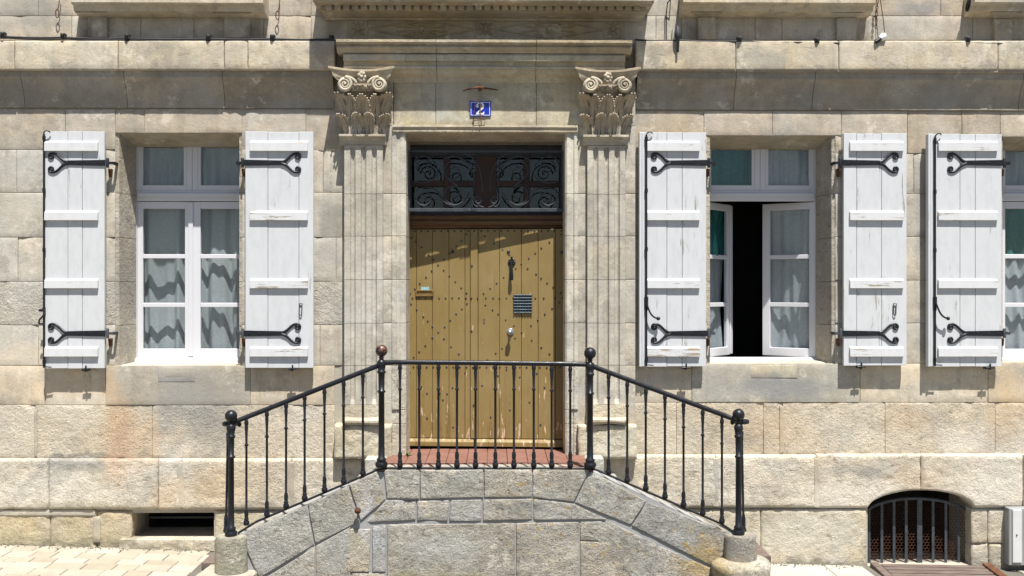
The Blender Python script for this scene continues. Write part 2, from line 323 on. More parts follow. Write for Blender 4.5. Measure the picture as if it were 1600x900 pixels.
def axis_steps(L, cell, er):
    e = min(er, L * .2); k = max(1, int(round((L - 2 * e) / cell)))
    return [0, e * .35, e] + [e + (L - 2 * e) * i / k for i in range(1, k)] + [L - e, L - e * .35, L]
def stone(parent, c4, o, thick=.14, amp=.002, er=.004, cell=.055, mat='lime', color=(.45, .4, .3), name='stone', zb=None, rag=.003, oproj=None, osl=0.0, g=.0012):
    """one dressed block: c4 = photo corners (tl, tr, br, bl) lying o metres proud of the wall; worn edges, uneven face"""
    q = [P(px, py, o if oproj is None else oproj) for px, py in c4]
    tl, tr, br, bl = [Vector((p.x, 0, p.z)) for p in q]
    Wd, Hd = max((tr - tl).length, (br - bl).length), max((tl - bl).length, (tr - br).length)
    us = [u / Wd for u in axis_steps(Wd, cell, er * 1.6)]; vs_ = [v / Hd for v in axis_steps(Hd, cell, er * 1.6)]
    sd = Vector((random.uniform(-50, 50), 0, random.uniform(-50, 50)))
    chips = []
    if name == 'stone' or name == 'band_stone' or name == 'coping_stone':
        for k in range(random.choice((1, 2, 3, 4))):
            e = random.random(); cu, cv = random.choice(((e, 0), (e, 1), (0, e), (1, e), (0, 0), (1, 1), (1, 0), (0, 1)))
            chips.append((bl.lerp(br, cu).lerp(tl.lerp(tr, cu), cv), random.uniform(.03, .10)))
    verts = []
    tilt = (random.uniform(-1, 1) * .0025, random.uniform(-1, 1) * .0025)
    for v in vs_:
        for u in us:
            a = bl.lerp(br, u); b = tl.lerp(tr, u)
            if zb: a.z = zb(a.x)
            p = a.lerp(b, v)
            de = min(u * Wd, (1 - u) * Wd, v * Hd, (1 - v) * Hd)
            k = min(1.0, de / (er * 1.6)); rec = er * (1 - math.sqrt(max(0, 1 - (1 - k) ** 2)))
            ns = noise.noise(p * 3 + sd) * .5 + noise.noise(p * 9 + sd) * .35 + noise.noise(p * 24 + sd) * .3
            cr = max(0, noise.noise(p * 13 + sd * 2) - .25) * 1.3
            jx = noise.noise(p * 11 + sd) * rag; jz = noise.noise(p * 11 - sd) * rag
            chip = 0.0
            for cc, cr_ in chips:
                dd = (p - cc).length / cr_ + .5 * noise.noise(p * 20 + sd)
                if dd < 1: chip = max(chip, min(.008, .012 * (1 - dd)))
            if u == 0: p.x += g + abs(jx)
            elif u == 1: p.x -= g + abs(jx)
            if v == 0 and not zb: p.z += g + abs(jz)
            elif v == 1: p.z -= g + abs(jz)
            oo = o + osl * (v - .5) - rec * (1 + 1.2 * abs(noise.noise(p * 8 + sd))) + -chip + (ns - cr) * amp * (1 if k >= 1 else k) + tilt[0] * (u - .5) + tilt[1] * (v - .5)
            verts.append(Vector((p.x, -oo, p.z)))
    nu, nv = len(us), len(vs_); mb = MB()
    mb.add(verts, [(j * nu + i, j * nu + i + 1, (j + 1) * nu + i + 1, (j + 1) * nu + i) for j in range(nv - 1) for i in range(nu - 1)], True)
    rim = [i for i in range(nu)] + [j * nu + nu - 1 for j in range(1, nv)] + [(nv - 1) * nu + i for i in range(nu - 2, -1, -1)] + [j * nu for j in range(nv - 2, 0, -1)]
    a = [verts[i] for i in rim]; b = [Vector((p.x, -o + thick, p.z)) for p in a]; n = len(a)
    mb.add(a + b, [(i, n + i, n + (i + 1) % n, (i + 1) % n) for i in range(n)])
    mb.add(b, [tuple(range(n))])
    j = random.uniform(-.035, .035); w = random.uniform(-.012, .012)
    return mb.build(name, M[mat], parent, [max(.05, color[0] + j), max(.05, color[1] + j - w), max(.03, color[2] + j - 2 * w)])
def rstone(parent, x0, x1, y0, y1, o=0, **k): return stone(parent, [(x0, y0), (x1, y0), (x1, y1), (x0, y1)], o, **k)
def hfield(x0, x1, z0, z1, xs, zs, fn, back):       # relief panel, fn(x, z) = distance proud of the wall
    mb = MB(); xs = sorted(set([x0, x1] + [x for x in xs if x0 < x < x1])); zs = sorted(set([z0, z1] + [z for z in zs if z0 < z < z1]))
    vs = [Vector((x, -fn(x, z), z)) for z in zs for x in xs]; nu, nv = len(xs), len(zs)
    mb.add(vs, [(j * nu + i, j * nu + i + 1, (j + 1) * nu + i + 1, (j + 1) * nu + i) for j in range(nv - 1) for i in range(nu - 1)])
    rim = [i for i in range(nu)] + [j * nu + nu - 1 for j in range(1, nv)] + [(nv - 1) * nu + i for i in range(nu - 2, -1, -1)] + [j * nu for j in range(nv - 2, 0, -1)]
    a = [vs[i] for i in rim]; b = [Vector((p.x, -back, p.z)) for p in a]; n = len(a)
    mb.add(a + b, [(i, n + i, n + (i + 1) % n, (i + 1) % n) for i in range(n)]); mb.add(b, [tuple(range(n))]); return mb
def run(x0, x1, prof, back=-.1, wob=.0025, cell=.12):   # moulding: prof = [(o, z)] from top to bottom, swept along x
    mb = MB(); k = max(1, int((x1 - x0) / cell)); n = len(prof) + 2; rings = []
    for i in range(k + 1):
        x = x0 + (x1 - x0) * i / k
        ring = [Vector((x, -back, prof[0][1]))] + [Vector((x, -(o + wob * noise.noise(Vector((x * 4, o * 30, z * 9)))), z + wob * noise.noise(Vector((x * 5, z * 11, 3))))) for o, z in prof] + [Vector((x, -back, prof[-1][1]))]
        rings.append(ring)
    vs = [q for r in rings for q in r]
    fs = [(i * n + j, i * n + (j + 1) % n, (i + 1) * n + (j + 1) % n, (i + 1) * n + j) for i in range(k) for j in range(n)]
    mb.add(vs, fs); mb.add(rings[0] + rings[-1], [tuple(range(n)), tuple(range(n, 2 * n))[::-1]]); return mb
def spiral(c, r0, r1, turns, a0, sgn=1, n=26, up=(0, 0, 1), rt=(1, 0, 0)):
    c = Vector(c); up = Vector(up); rt = Vector(rt); out = []
    for i in range(n + 1):
        tt = i / n; a = a0 + sgn * turns * 2 * math.pi * tt; r = r0 + (r1 - r0) * tt
        out.append(c + rt * (r * math.cos(a)) + up * (r * math.sin(a)))
    return out
def bez(p0, p1, p2, p3, n=10):
    p0, p1, p2, p3 = map(Vector, (p0, p1, p2, p3))
    return [p0 * (1 - t) ** 3 + p1 * 3 * t * (1 - t) ** 2 + p2 * 3 * t * t * (1 - t) + p3 * t ** 3 for t in [i / n for i in range(n + 1)]]

# ------------------------------------------------------------ ground and pavement
SL = -.0285
def gz(x): return .03 + SL * (x + 4.83)
mb = MB(); mb.add([(-90, -.045, gz(-90)), (90, -.045, gz(90)), (90, -120, gz(90)), (-90, -120, gz(-90))], [(3, 2, 1, 0)])
mb.v = [Vector((q.x, q.y, q.z - .012)) for q in mb.v]
tag(mb.build('ground', M['ground']), kind='structure')
pv = thing('pavement', None, None, (0, -1, 0), kind='structure')
def slab(x0, x1, y0, y1, c, skew=0.0):
    m = MB(); e = .004; zt = random.uniform(-.002, .003)
    cs = [(x0 + e, y0 + e), (x1 - e, y0 + e), (x1 - e, y1 - e), (x0 + e, y1 - e)]
    m.add([(x, y, gz(x) - .05) for x, y in cs] + [(x, y, gz(x) + zt) for x, y in cs], [(0, 3, 2, 1), (4, 5, 6, 7), (0, 1, 5, 4), (1, 2, 6, 5), (2, 3, 7, 6), (3, 0, 4, 7)])
    j = random.uniform(-.05, .05)
    return m.build('paving_stone', M['pave'], pv, (c[0] + j, c[1] + j, c[2] + j), bevel=.006)
y = -.06; row = 0
while y > -2.3:
    h = random.choice([.16, .19, .22]); x = -6.6 - random.random() * .2
    while x < -2.75:
        w = random.uniform(.2, .34); slab(x, min(x + w, -2.7), y - h, y, (.36, .325, .265)); x += w
    y -= h
y = -.06
while y > -2.0:
    h = .42; x = 2.35 if y > -.9 else 2.7
    while x < 7.2:
        w = random.uniform(.55, .9)
        if not (y > -.9 and x + w > 3.60 and x < 5.1): slab(x, x + w, y - h, y, (.39, .365, .31))
        elif x < 3.5: slab(x, 3.58, y - h, y, (.39, .365, .31)); w = 5.1 - x
        x += w
    y -= h

# ------------------------------------------------------------ the house
H = thing('house', 'old limestone town house facade with white shutters around an ochre double door', 'house', (0, .3, 0))
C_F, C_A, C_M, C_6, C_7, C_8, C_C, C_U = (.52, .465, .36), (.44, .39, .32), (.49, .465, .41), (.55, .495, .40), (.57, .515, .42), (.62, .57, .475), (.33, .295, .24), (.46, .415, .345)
WIN = [(180, 378, 208, 571), (1105, 1305, 212, 568), (1563, 1762, 214, 566)]
def wx(w): return X(w[0]), X(w[1])
def wz(w): return P(w[0], w[3]).z, P(w[0], w[2]).z
XL, XR, ZT, ZB = X(-420), X(2020), Z(-260), -.5
Z717, Z170, Z62 = Z(713.5), Z(171), Z(63.5)
doorh = (X(612), X(905), Z(715), Z(196))
holes = [(*wx(w), *wz(w)) for w in WIN] + [(X(606), X(910), Z(722), Z(190))]
vent = (P(206, 0).x, P(335, 0).x, P(206, 842).z, P(206, 801).z)
cell_ = (P(1355, 0).x, P(1518, 0).x, P(1355, 884).z, P(1355, 766).z)
def core(name, x0, x1, z0, z1, y0, y1, hs):
    zs = sorted(set([z0, z1] + [z for h in hs for z in h[2:] if z0 < z < z1])); mb = MB()
    for a, b in zip(zs, zs[1:]):
        zm = (a + b) / 2; cuts = sorted([h for h in hs if h[2] < zm < h[3]]); x = x0
        for h in cuts:
            if h[0] > x: mb.box(x, h[0], y0, y1, a, b)
            x = max(x, h[1])
        if x < x1: mb.box(x, x1, y0, y1, a, b)
    return mb.build(name, M['mortar'], H)
core('wall_core', XL, XR, Z717, ZT, .011, .5, holes)
core('plinth_core', XL, XR, ZB, Z717 - .01, -.010, .5, [vent, cell_])

def row(y0, y1, runs, o=0, **k):
    for xs in runs:
        for a, b in zip(xs, xs[1:]): rstone(H, a, b, y0, y1, o, **k)
A = -415
# courses, left of the door  (heights measured on the photograph)
for a, b, y1 in ((A, -190, 234), (-190, 102, 234), (102, 180, 234), (180, 226, 208), (226, 378, 208), (378, 478, 236), (478, 540, 236)):
    stone(H, [(a, 170), (b, 170), (b, y1), (a, y1)], 0, color=C_A)
row(234, 301, [[A, -200, 26, 130, 180], [378, 505, 540]], color=C_M)
row(301, 371, [[A, -260, -60, 90, 180], [378, 440, 540]], color=C_M)
row(371, 440, [[A, -180, 28, 140, 180], [378, 460, 525, 540]], color=C_M)
row(440, 508, [[A, -240, -20, 100, 180], [378, 540]], color=C_M, amp=.006, cell=.05, mat='rough')
row(508, 571, [[A, -150, 60, 180], [378, 500, 540]], color=C_M, amp=.004, cell=.06)
row(571, 633, [[A, -200, 70, 165], [391, 523]], color=C_6, amp=.003, cell=.08)
rstone(H, 165, 391, 571, 633, .004, color=(.36, .325, .265), name='sill_stone')
row(633, 716, [[A, -170, 55, 238, 448, 523]], color=C_7, amp=.009, cell=.035, mat='rough')
row(717, 797, [[A, -200, 75, 246, 283, 455, 600]], .06, color=C_8, amp=.013, cell=.025, er=.02, mat='rough', rag=.006)
row(798, 862, [[A, -120, 78, 151, 206], [335, 500, 600]], .035, color=(.54, .47, .32), amp=.016, cell=.03, er=.016, mat='rough', rag=.008)
rstone(H, 186, 335, 843, 862, .10, color=(.58, .52, .40), amp=.008, cell=.04, mat='rough', name='vent_sill')
# right of the door
for a, b, y1 in ((990, 1100, 240), (1100, 1207, 212), (1207, 1315, 212), (1315, 1418, 240), (1418, 1503, 240), (1503, 1563, 240), (1563, 1762, 214), (1762, 2015, 240)):
    stone(H, [(a, 173), (b, 173), (b, y1), (a, y1)], 0, color=C_A)
rstone(H, 1100, 1105, 212, 240, 0, color=C_A); rstone(H, 1305, 1315, 212, 240, 0, color=C_A)
row(240, 303, [[990, 1105], [1305, 1428, 1563], [1762, 2015]], color=C_M)
row(303, 370, [[990, 1050, 1105], [1305, 1563], [1762, 1850, 2015]], color=C_M)
row(370, 438, [[990, 1105], [1305, 1395, 1563], [1762, 2015]], color=C_M)
row(438, 505, [[990, 1105], [1305, 1563], [1762, 1900, 2015]], color=C_M)
row(505, 568, [[990, 1060, 1105], [1305, 1380, 1563], [1762, 2015]], color=C_M)
row(568, 629, [[990, 1081], [1344, 1544], [1780, 2015]], color=C_6, amp=.003, cell=.08)
rstone(H, 1081, 1344, 568, 629, .004, color=(.44, .415, .35), name='sill_stone'); rstone(H, 1544, 1780, 566, 629, .004, color=(.46, .41, .32), name='sill_stone')
row(629, 710, [[990, 1057, 1193, 1223, 1383, 1555, 1750, 2015]], color=C_7, amp=.008, cell=.035, mat='rough')
xa, xb = cell_[0], cell_[1]; zspr, zap = P(1355, 792, .04).z, P(1436, 766, .04).z
def arch(x):
    t_ = (x - xa) / (xb - xa)
    return None if t_ < 0 or t_ > 1 else zspr + (zap - zspr) * (1 - (2 * t_ - 1) ** 2) ** .6
zrow = P(1400, 794, .04).z
def zcut(x):
    a_ = arch(x); return zrow + .003 if a_ is None else max(a_, zrow + .003)
row(711, 794, [[905, 1119, 1276]], .06, color=C_8, amp=.013, cell=.025, er=.02, mat='rough', rag=.006)
for a, b in ((1276, 1440), (1440, 1600)):
    stone(H, [(a, 710), (b, 710), (b, 794), (a, 794)], .06, color=C_8, amp=.013, cell=.025, er=.02, mat='rough', zb=zcut, thick=.3)
row(711, 794, [[1600, 1760, 2015]], .06, color=C_8, amp=.013, cell=.03, mat='rough')
row(795, 892, [[905, 1189, 1355]], .035, color=(.58, .53, .42), amp=.015, cell=.03, er=.014, mat='rough', rag=.006)
row(795, 850, [[1518, 1544, 1640]], .035, color=(.55, .50, .40), amp=.012, cell=.03, er=.014, mat='rough'); row(850, 895, [[1518, 1545, 1600, 1640]], .033, color=(.50, .45, .35), amp=.014, cell=.03, er=.014, mat='rough')
row(795, 895, [[1640, 1830, 2015]], .035, color=(.54, .49, .39), amp=.014, cell=.03, mat='rough')
# repairs let into the sills and smeared mortar joints
rstone(H, 247, 305, 573, 597, .0062, color=(.37, .38, .40), name='mortar_patch', er=.004, thick=.05, rag=.012); rstone(H, 251, 301, 573, 590, .0075, color=(.47, .435, .35), name='patch_stone', er=.003, thick=.05)
rstone(H, 1173, 1246, 570, 591, .0062, color=(.47, .43, .31), name='patch_stone', er=.004, thick=.05, rag=.008)
for x0_, x1_, y0_, y1_, o_ in ((-60, 149, 796, 806, .041), (145, 157, 807, 848, .040), (53, 58, 640, 714, .006), (276, 290, 722, 794, .058), (448, 460, 722, 800, .058), (1114, 1123, 716, 792, .058), (1272, 1281, 716, 793, .058), (1218, 1225, 634, 708, .006)):
    rstone(H, x0_, x1_, y0_, y1_, o_, color=(.42, .395, .335), name='mortar_patch', er=.004, thick=.05, rag=.014, amp=.006, cell=.03)
# coved string course: plain band above, hollow below, shaded wall face
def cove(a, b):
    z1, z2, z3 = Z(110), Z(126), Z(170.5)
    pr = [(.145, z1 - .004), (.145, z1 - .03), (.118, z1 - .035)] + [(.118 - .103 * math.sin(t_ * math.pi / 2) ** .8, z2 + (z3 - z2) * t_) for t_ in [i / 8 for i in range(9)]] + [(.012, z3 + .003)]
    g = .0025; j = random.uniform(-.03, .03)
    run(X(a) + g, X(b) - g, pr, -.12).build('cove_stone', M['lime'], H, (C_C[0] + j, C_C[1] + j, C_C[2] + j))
def band(a, b): rstone(H, a, b, 63, 109.5, .16, color=C_F, thick=.28, name='band_stone', er=.01, rag=.005)
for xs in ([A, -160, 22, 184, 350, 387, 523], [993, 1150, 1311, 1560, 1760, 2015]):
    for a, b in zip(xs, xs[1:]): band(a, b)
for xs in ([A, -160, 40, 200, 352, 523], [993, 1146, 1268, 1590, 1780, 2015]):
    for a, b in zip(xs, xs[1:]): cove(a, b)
# wall above the string course
row(25, 63, [[A, -200, 112, 220, 303, 412, 486, 560]], color=C_U); row(-40, 25, [[A, -120, 60, 118, 412, 486, 560]], color=C_U)
row(25, 63, [[960, 1025, 1065, 1180, 1222, 1368, 1520, 1640, 2015]], color=C_U); row(-40, 25, [[960, 1065, 1368, 1470, 1520, 1800, 2015]], color=C_U)
row(-160, -40, [[A, 112, 412, 560, 780, 960, 1065, 1368, 1520, 2015]], color=C_U)
row(-258, -160, [[A, 0, 250, 470, 700, 900, 1100, 1300, 1560, 2015]], color=C_U)
for a, b, piers in ((112, 412, ((140, 170), (352, 392))), (1067, 1367, ((1089, 1117), (1305, 1335))), (1522, 1822, ((1550, 1578), (1770, 1800)))):
    zt, zb_ = P(a, -16, .22).z, P(a, 6, .22).z
    xa_, xb_ = X(a, .22), X(b, .22)
    run(xa_, xb_, [(.235, zt), (.24, zb_ + .05), (.24, zb_ + .012), (.228, zb_), (.19, zb_ - .005), (.17, zb_ - .05), (.06, zb_ - .075)], -.05).build('upper_sill', M['lime'], H, (.56, .49, .36))
    for p0, p1 in piers:
        m = MB(); x0, x1 = X(p0), X(p1); zz = Z(27)
        m.box(x0, x1, .05, -.05, Z(62.5), zz)
        f = [(x0, -.05), (x1, -.05), (x1, .05), (x0, .05)]; ex = .09
        t4 = [(x0 - ex, -.16), (x1 + ex * .5, -.16), (x1 + ex * .5, .05), (x0 - ex, .05)]
        m.add([(x, y_, zz + .002) for x, y_ in f] + [(x, y_, zb_ - .06) for x, y_ in t4], [(0, 3, 2, 1), (4, 5, 6, 7), (0, 1, 5, 4), (1, 2, 6, 5), (2, 3, 7, 6), (3, 0, 4, 7)])
        m.build('corbel', M['lime'], H, (.40, .36, .28), bevel=.006)

# ---- doorway frontispiece
OF = .075
def carved(mb, name, par=H, c=(.42, .36, .265), bevel=0): return mb.build(name, M['carved'], par, c, bevel)
for a, b in ((615, 681), (681, 838), (838, 905)):            # frieze blocks above the door
    rstone(H, a, b, 128, 197, OF, color=(.46, .415, .30), name='frieze_stone', thick=.5)
# overdoor cornice in three lengths
pr = [(.315, 62), (.315, 66), (.30, 67), (.275, 71), (.27, 72.5), (.288, 73), (.288, 75.5), (.262, 79), (.25, 83), (.235, 84.5), (.235, 86), (.25, 86.4), (.25, 95), (.205, 96), (.20, 103.5), (.222, 104.2), (.222, 107.5), (.19, 108.5), (.17, 115), (.10, 122), (.082, 129), (.078, 129.5)]
prz = [(o, Z(y_, o)) for o, y_ in pr]
tops = [i for i in prz if i[1] >= Z(95.2, .25)]; lows = [i for i in prz if i[1] < Z(95.2, .25)]
for a, b in ((525, 681), (681, 838), (838, 988)):
    ee = (.06 if a == 525 else .0022, .06 if b == 988 else .0022)
    x0, x1 = X(a, .3) + .0022, X(b, .3) - .0022
    m = run(x0, x1, [i for i in prz if i[1] >= Z(83.5, .25)], -.1); carved(m, 'cornice_moulding', c=(.46, .395, .28))
    x0, x1 = X(a, .3) + ee[0], X(b, .3) - ee[1]
    m = run(x0, x1, [i for i in prz if i[1] < Z(83.5, .25)], -.1); carved(m, 'architrave_moulding', c=(.52, .47, .36))
# rosette panel, dentils and soffit over the cornice
rstone(H, 543, 976, 31, 63, .02, color=(.37, .31, .21), name='panel_stone', thick=.13)
run(X(500), X(1012), [(.40, Z(-34)), (.40, Z(0, .4)), (.39, Z(3, .4)), (.30, Z(4.5, .35)), (.29, Z(8, .3))], -.1).build('balcony_slab', M['carved'], H, (.42, .36, .25))
run(X(508), X(1004), [(.25, Z(8, .3) - .003), (.25, Z(17, .25)), (.21, Z(18, .25)), (.17, Z(20.5, .2)), (.06, Z(29, .06)), (.05, Z(32, .05))], -.1).build('cove_moulding', M['carved'], H, (.40, .34, .235))
m = MB(); m.box(-.03, .03, -.022, .022, -.026, .026)
d0 = m.build('dentil', M['carved'], H, (.42, .36, .26), bevel=.004, loc=P(514, 11.5, .27))
for i in range(1, 36): copy_of(d0, P(514 + i * 13.75, 11.5, .27), H, (.42, .36, .26))
def rosette(px, py, r):
    m = MB(); c = P(px, py, .022); m.box(c.x - r, c.x + r, -.028, -.01, c.z - r, c.z + r)
    for k in range(8):
        a = k * math.pi / 4; L = r * (.92 if k % 2 == 0 else 1.15); d = Vector((math.cos(a), 0, math.sin(a))); n_ = Vector((-d.z, 0, d.x))
        b = Vector((c.x, -.028, c.z)); q = b + d * L * .55
        m.add([b, q + n_ * r * .2, b + d * L, q - n_ * r * .2, q + Vector((0, -.022, 0))], [(0, 4, 1), (1, 4, 2), (2, 4, 3), (3, 4, 0)])
    m.ball((c.x, -.035, c.z), r * .22, 8); carved(m, 'rosette', c=(.36, .30, .2))
for px in (560, 759, 957): rosette(px, 46, .085)
def lozenge(px, py, a, b):
    m = MB(); c = P(px, py, .022)
    for k in range(28):
        th = 2 * math.pi * (k + .5) / 28; dx, dz = math.cos(th), math.sin(th); L = 1 / (abs(dx) / a + abs(dz) / b)
        d = Vector((dx, 0, dz)); n_ = Vector((-dz, 0, dx)); b0 = Vector((c.x, -.019, c.z)); w_ = .014 + .012 * abs(dz)
        m.add([b0 + d * .03, b0 + d * L * .7 + n_ * w_, b0 + d * L, b0 + d * L * .7 - n_ * w_, b0 + d * L * .65 + Vector((0, -.02, 0))], [(0, 4, 1), (1, 4, 2), (2, 4, 3), (3, 4, 0)])
    m.ball((c.x, -.03, c.z), .03, 8); 
    e = [Vector((c.x + a * 1.08, -.022, c.z)), Vector((c.x, -.022, c.z + b * 1.08)), Vector((c.x - a * 1.08, -.022, c.z)), Vector((c.x, -.022, c.z - b * 1.08))]
    for i in range(4): m.tube([e[i], e[(i + 1) % 4]], .007, 4)
    carved(m, 'lozenge_carving', c=(.36, .30, .2))
lozenge(659, 46, .5, .085); lozenge(858, 46, .5, .085)

# pilasters
def leaf_mesh(w, h, lean, curl, lobes=5, base_w=.75, bend=0.0):
    """one acanthus leaf: ribbed hooded blade leaning out, round top, beaded scalloped rim; local coords, foot at origin"""
    m = MB(); nu, nv = 13, 18; vs = []
    for j in range(nv):
        v = j / (nv - 1)
        hw = w / 2 * (base_w + (1 - base_w) * min(1, v / .55))
        if v > .62: hw *= math.sqrt(max(.0, 1 - ((v - .62) / .385) ** 2))
        hw *= 1 + .05 * math.cos(v * lobes * 2 * math.pi)
        for i in range(nu):
            u = i / (nu - 1) * 2 - 1
            oo = lean * v ** 1.8 + curl * max(0, (v - .7) / .3) ** 2
            oo += .030 * u * u * (.15 + v) - .012 * (1 - abs(u)) * math.cos(v * 3) + .007 * math.cos(u * 11) * (1 - v * .5)
            vs.append(Vector((u * hw * (1 + .25 * abs(bend) / .1 * v) + bend * v ** 2.2, -oo, h * v - .35 * curl * max(0, (v - .8) / .2) ** 2)))
    m.add(vs, [(j * nu + i, j * nu + i + 1, (j + 1) * nu + i + 1, (j + 1) * nu + i) for j in range(nv - 1) for i in range(nu - 1)], True)
    bk = [q + Vector((0, .02, 0)) for q in vs]; m.add(bk, [tuple(reversed((j * nu + i, j * nu + i + 1, (j + 1) * nu + i + 1, (j + 1) * nu + i))) for j in range(nv - 1) for i in range(nu - 1)], True)
    for e in ([j * nu for j in range(nv)], [j * nu + nu - 1 for j in range(nv)], [(nv - 1) * nu + i for i in range(nu)]):
        for a, b in zip(e, e[1:]): m.add([vs[a], vs[b], bk[b], bk[a]], [(0, 1, 2, 3)])
    for sd in (0, nu - 1):
        for j in range(int(nv * .35), nv): m.ball(vs[j * nu + sd] + Vector((0, -.002, .002)), .0085 * (.7 + .5 * j / nv), 6)
    m.tube([vs[j * nu + nu // 2] + Vector((0, -.004, 0)) for j in range(0, nv - 2, 2)], .006, 5)
    return m
def rot_leaf(m, ang, tilt=0):
    mt = Matrix.Rotation(tilt, 4, 'Y') @ Matrix.Rotation(ang, 4, 'Z'); m.v = [mt @ q for q in m.v]; return m
def pilaster(pl, pr_, side):
    OS = .13
    x0, x1 = X(pl, OS), X(pr_, OS); xc = (x0 + x1) / 2; wd = x1 - x0
    fl = [xc - .103, xc, xc + .103]; fw = .026
    ztop, zbot = Z(227, OS), Z(632, OS); cf = (.47, .445, .385)
    def prof(x, z):
        oo = OS
        for f in fl:
            dx = abs(x - f)
            if dx < fw:
                zz = ztop - .012; dd = math.sqrt(max(0, fw * fw - dx * dx)) * 1.1
                if z > zz - fw: dd = math.sqrt(max(0, fw * fw - dx * dx - (z - zz + fw) ** 2)) * 1.1 if dx * dx + (z - zz + fw) ** 2 < fw * fw else 0
                if z < zbot + .06: dd *= max(0, (z - zbot) / .06)
                oo = min(oo, OS - dd)
        return oo + .004 * noise.noise(Vector((x * 15, z * 6, 5))) * (1 + 2 * max(0, 1 - (z - zbot) / .8))
    xs = []
    for f in fl: xs += [f + fw * k for k in (-1.01, -1, -.85, -.6, -.3, 0, .3, .6, .85, 1, 1.01)]
    base = run(x0 - .005, x1 + .005, [(OS + .006, zbot), (OS + .012, Z(652, OS)), (.17, Z(654, .17)), (.195, Z(657, .19)), (.195, Z(660, .19)), (.175, Z(662.5, .19)), (.16, Z(664, .17))], -.05, wob=.012, cell=.04)
    P_ = base.build('pilaster', M['rough'], H, (.58, .53, .40))
    ys = [227, 303, 369, 437, 505, 571, 632]
    for a, b in zip(ys, ys[1:]):
        zb_, zt_ = Z(b, OS) + .002, Z(a, OS) - .002
        zs = [zt_ - .012 * k for k in range(1, 6)] + [zb_ + (zt_ - zb_) * k / 8 for k in range(9)] + [zb_ + .02, zb_ + .05]
        j = random.uniform(-.03, .03)
        hfield(x0, x1, zb_, zt_, xs, zs, prof, -.06).build('fluted_block', M['lime'], P_, (cf[0] + j, cf[1] + j, cf[2] + j))
    # flat strip(s) beside the flutes and the pedestal
    strips = ((pr_ - .5, 614.8),) if side < 0 else ((902, pl + .5), (pr_ - .5, 993))
    for s0, s1 in strips:
        ys2 = [107, 197, 303, 369, 437, 505, 571, 665]
        for a, b in zip(ys2, ys2[1:]): rstone(H, s0, s1, a, b, OF, color=(.46, .43, .365), name='pier_stone', er=.004)
    if side < 0: rstone(H, 522, 541, 107, 197, .01, color=C_A, er=.004)
    p0, p1 = (521, 612) if side < 0 else (903, 996)
    rstone(H, p0, p1, 663.5, 718, .16, color=(.60, .55, .42), name='pedestal_stone', amp=.02, cell=.025, er=.02, mat='rough', thick=.3, rag=.012)
    # astragal and neck
    zc = Z(211, .17)
    carved(run(xc - wd / 2 - .045, xc + wd / 2 + .03, [(.165, Z(210, .17)), (.18, Z(210.6, .17)), (.18, Z(213.5, .17)), (.155, Z(214.5, .16)), (.135, Z(220, .14)), (.132, Z(226.5, .135))], -.05, wob=.001), 'astragal', P_, (.48, .43, .33))
    # capital
    zt, zb_ = Z(122, .2), Z(209.5, .17); hh = zt - zb_
    def bell(x, z):
        tt = (z - zb_) / hh; return .13 + .06 * max(0, tt) ** 2
    cap = MB(); rings = []; NS = 9
    for j in range(NS + 1):
        tt = j / NS; hw = wd / 2 * (.93 + .10 * tt + .22 * tt ** 4); oo = .125 + .055 * tt + .03 * tt ** 4; z = zb_ + hh * tt
        rings.append([Vector((xc - hw, .05, z)), Vector((xc - hw, -.06, z)), Vector((xc - hw * .72, -oo, z)), Vector((xc + hw * .72, -oo, z)), Vector((xc + hw, -.06, z)), Vector((xc + hw, .05, z))])
    n = 6; cap.add([q for g in rings for q in g], [(j * n + i, j * n + (i + 1) % n, (j + 1) * n + (i + 1) % n, (j + 1) * n + i) for j in range(NS) for i in range(n)])
    cap.add(rings[0] + rings[-1], [tuple(range(n))[::-1], tuple(range(n, 2 * n))])
    K = carved(cap, 'capital', H, (.17, .14, .10)); LC = (.47, .41, .315)  # bell coloured dark to paint recess shade between the leaves
    def put(m, x, o, z, nm='acanthus_leaf', c=LC): return m.build(nm, M['carved'], K, c, loc=(x, -o, z))
    l_h = zb_ - Z(176.5, .2); l_h = Z(176.5, .22) - zb_
    for dx, an, w_ in ((-.152, -.3, .105), (-.052, -.05, .102), (.052, .05, .102), (.152, .3, .105)):
        put(rot_leaf(leaf_mesh(w_, l_h, .06, .04, bend=.045 * (1 if an > .2 else -1 if an < -.2 else 0)), an), xc + dx * 1.0, .125 - (.05 if abs(dx) > .1 else 0), zb_ + .003)
    u_h = Z(145.5, .25) - zb_
    for dx, an, w_, ti in ((-.135, -.25, .155, -1), (0, 0, .135, 0), (.135, .25, .155, 1)):
        put(rot_leaf(leaf_mesh(w_, u_h * (1.05 if dx else .97), .085, .055, 7, bend=.085 * ti), an), xc + dx * .9, .135 - (.06 if dx else 0), zb_ + .003)
    for dx, an in ((-.085, -.2), (.085, .2)):
        put(rot_leaf(leaf_mesh(.10, u_h * .98, .05, .03, 6), an), xc + dx * 1.15, .13, zb_ + .003)
    # volutes
    vz = Z(131, .27); vr = .078
    for sg in (-1, 1):
        m = MB(); vx = xc + sg * .163
        sp = spiral((vx, -.245, vz), vr - .012, .014, 2.2, math.pi * .5, sg * 1, 44)
        rr = [.016 - .009 * i / 44 for i in range(45)]
        lead = bez((vx - sg * .105, -.235, vz + .01), (vx - sg * .085, -.24, vz + .055), (vx - sg * .03, -.245, vz + vr - .012), sp[0], 8)
        m.tube(lead[:-1] + sp, [.016] * (len(lead) - 1) + rr, 8); m.ball((vx, -.25, vz), .013, 8)
        m.lathe([(vr - .008, 0), (vr - .008, .03), (vr - .02, .034)], (vx, -.2, vz), 20, 'y')
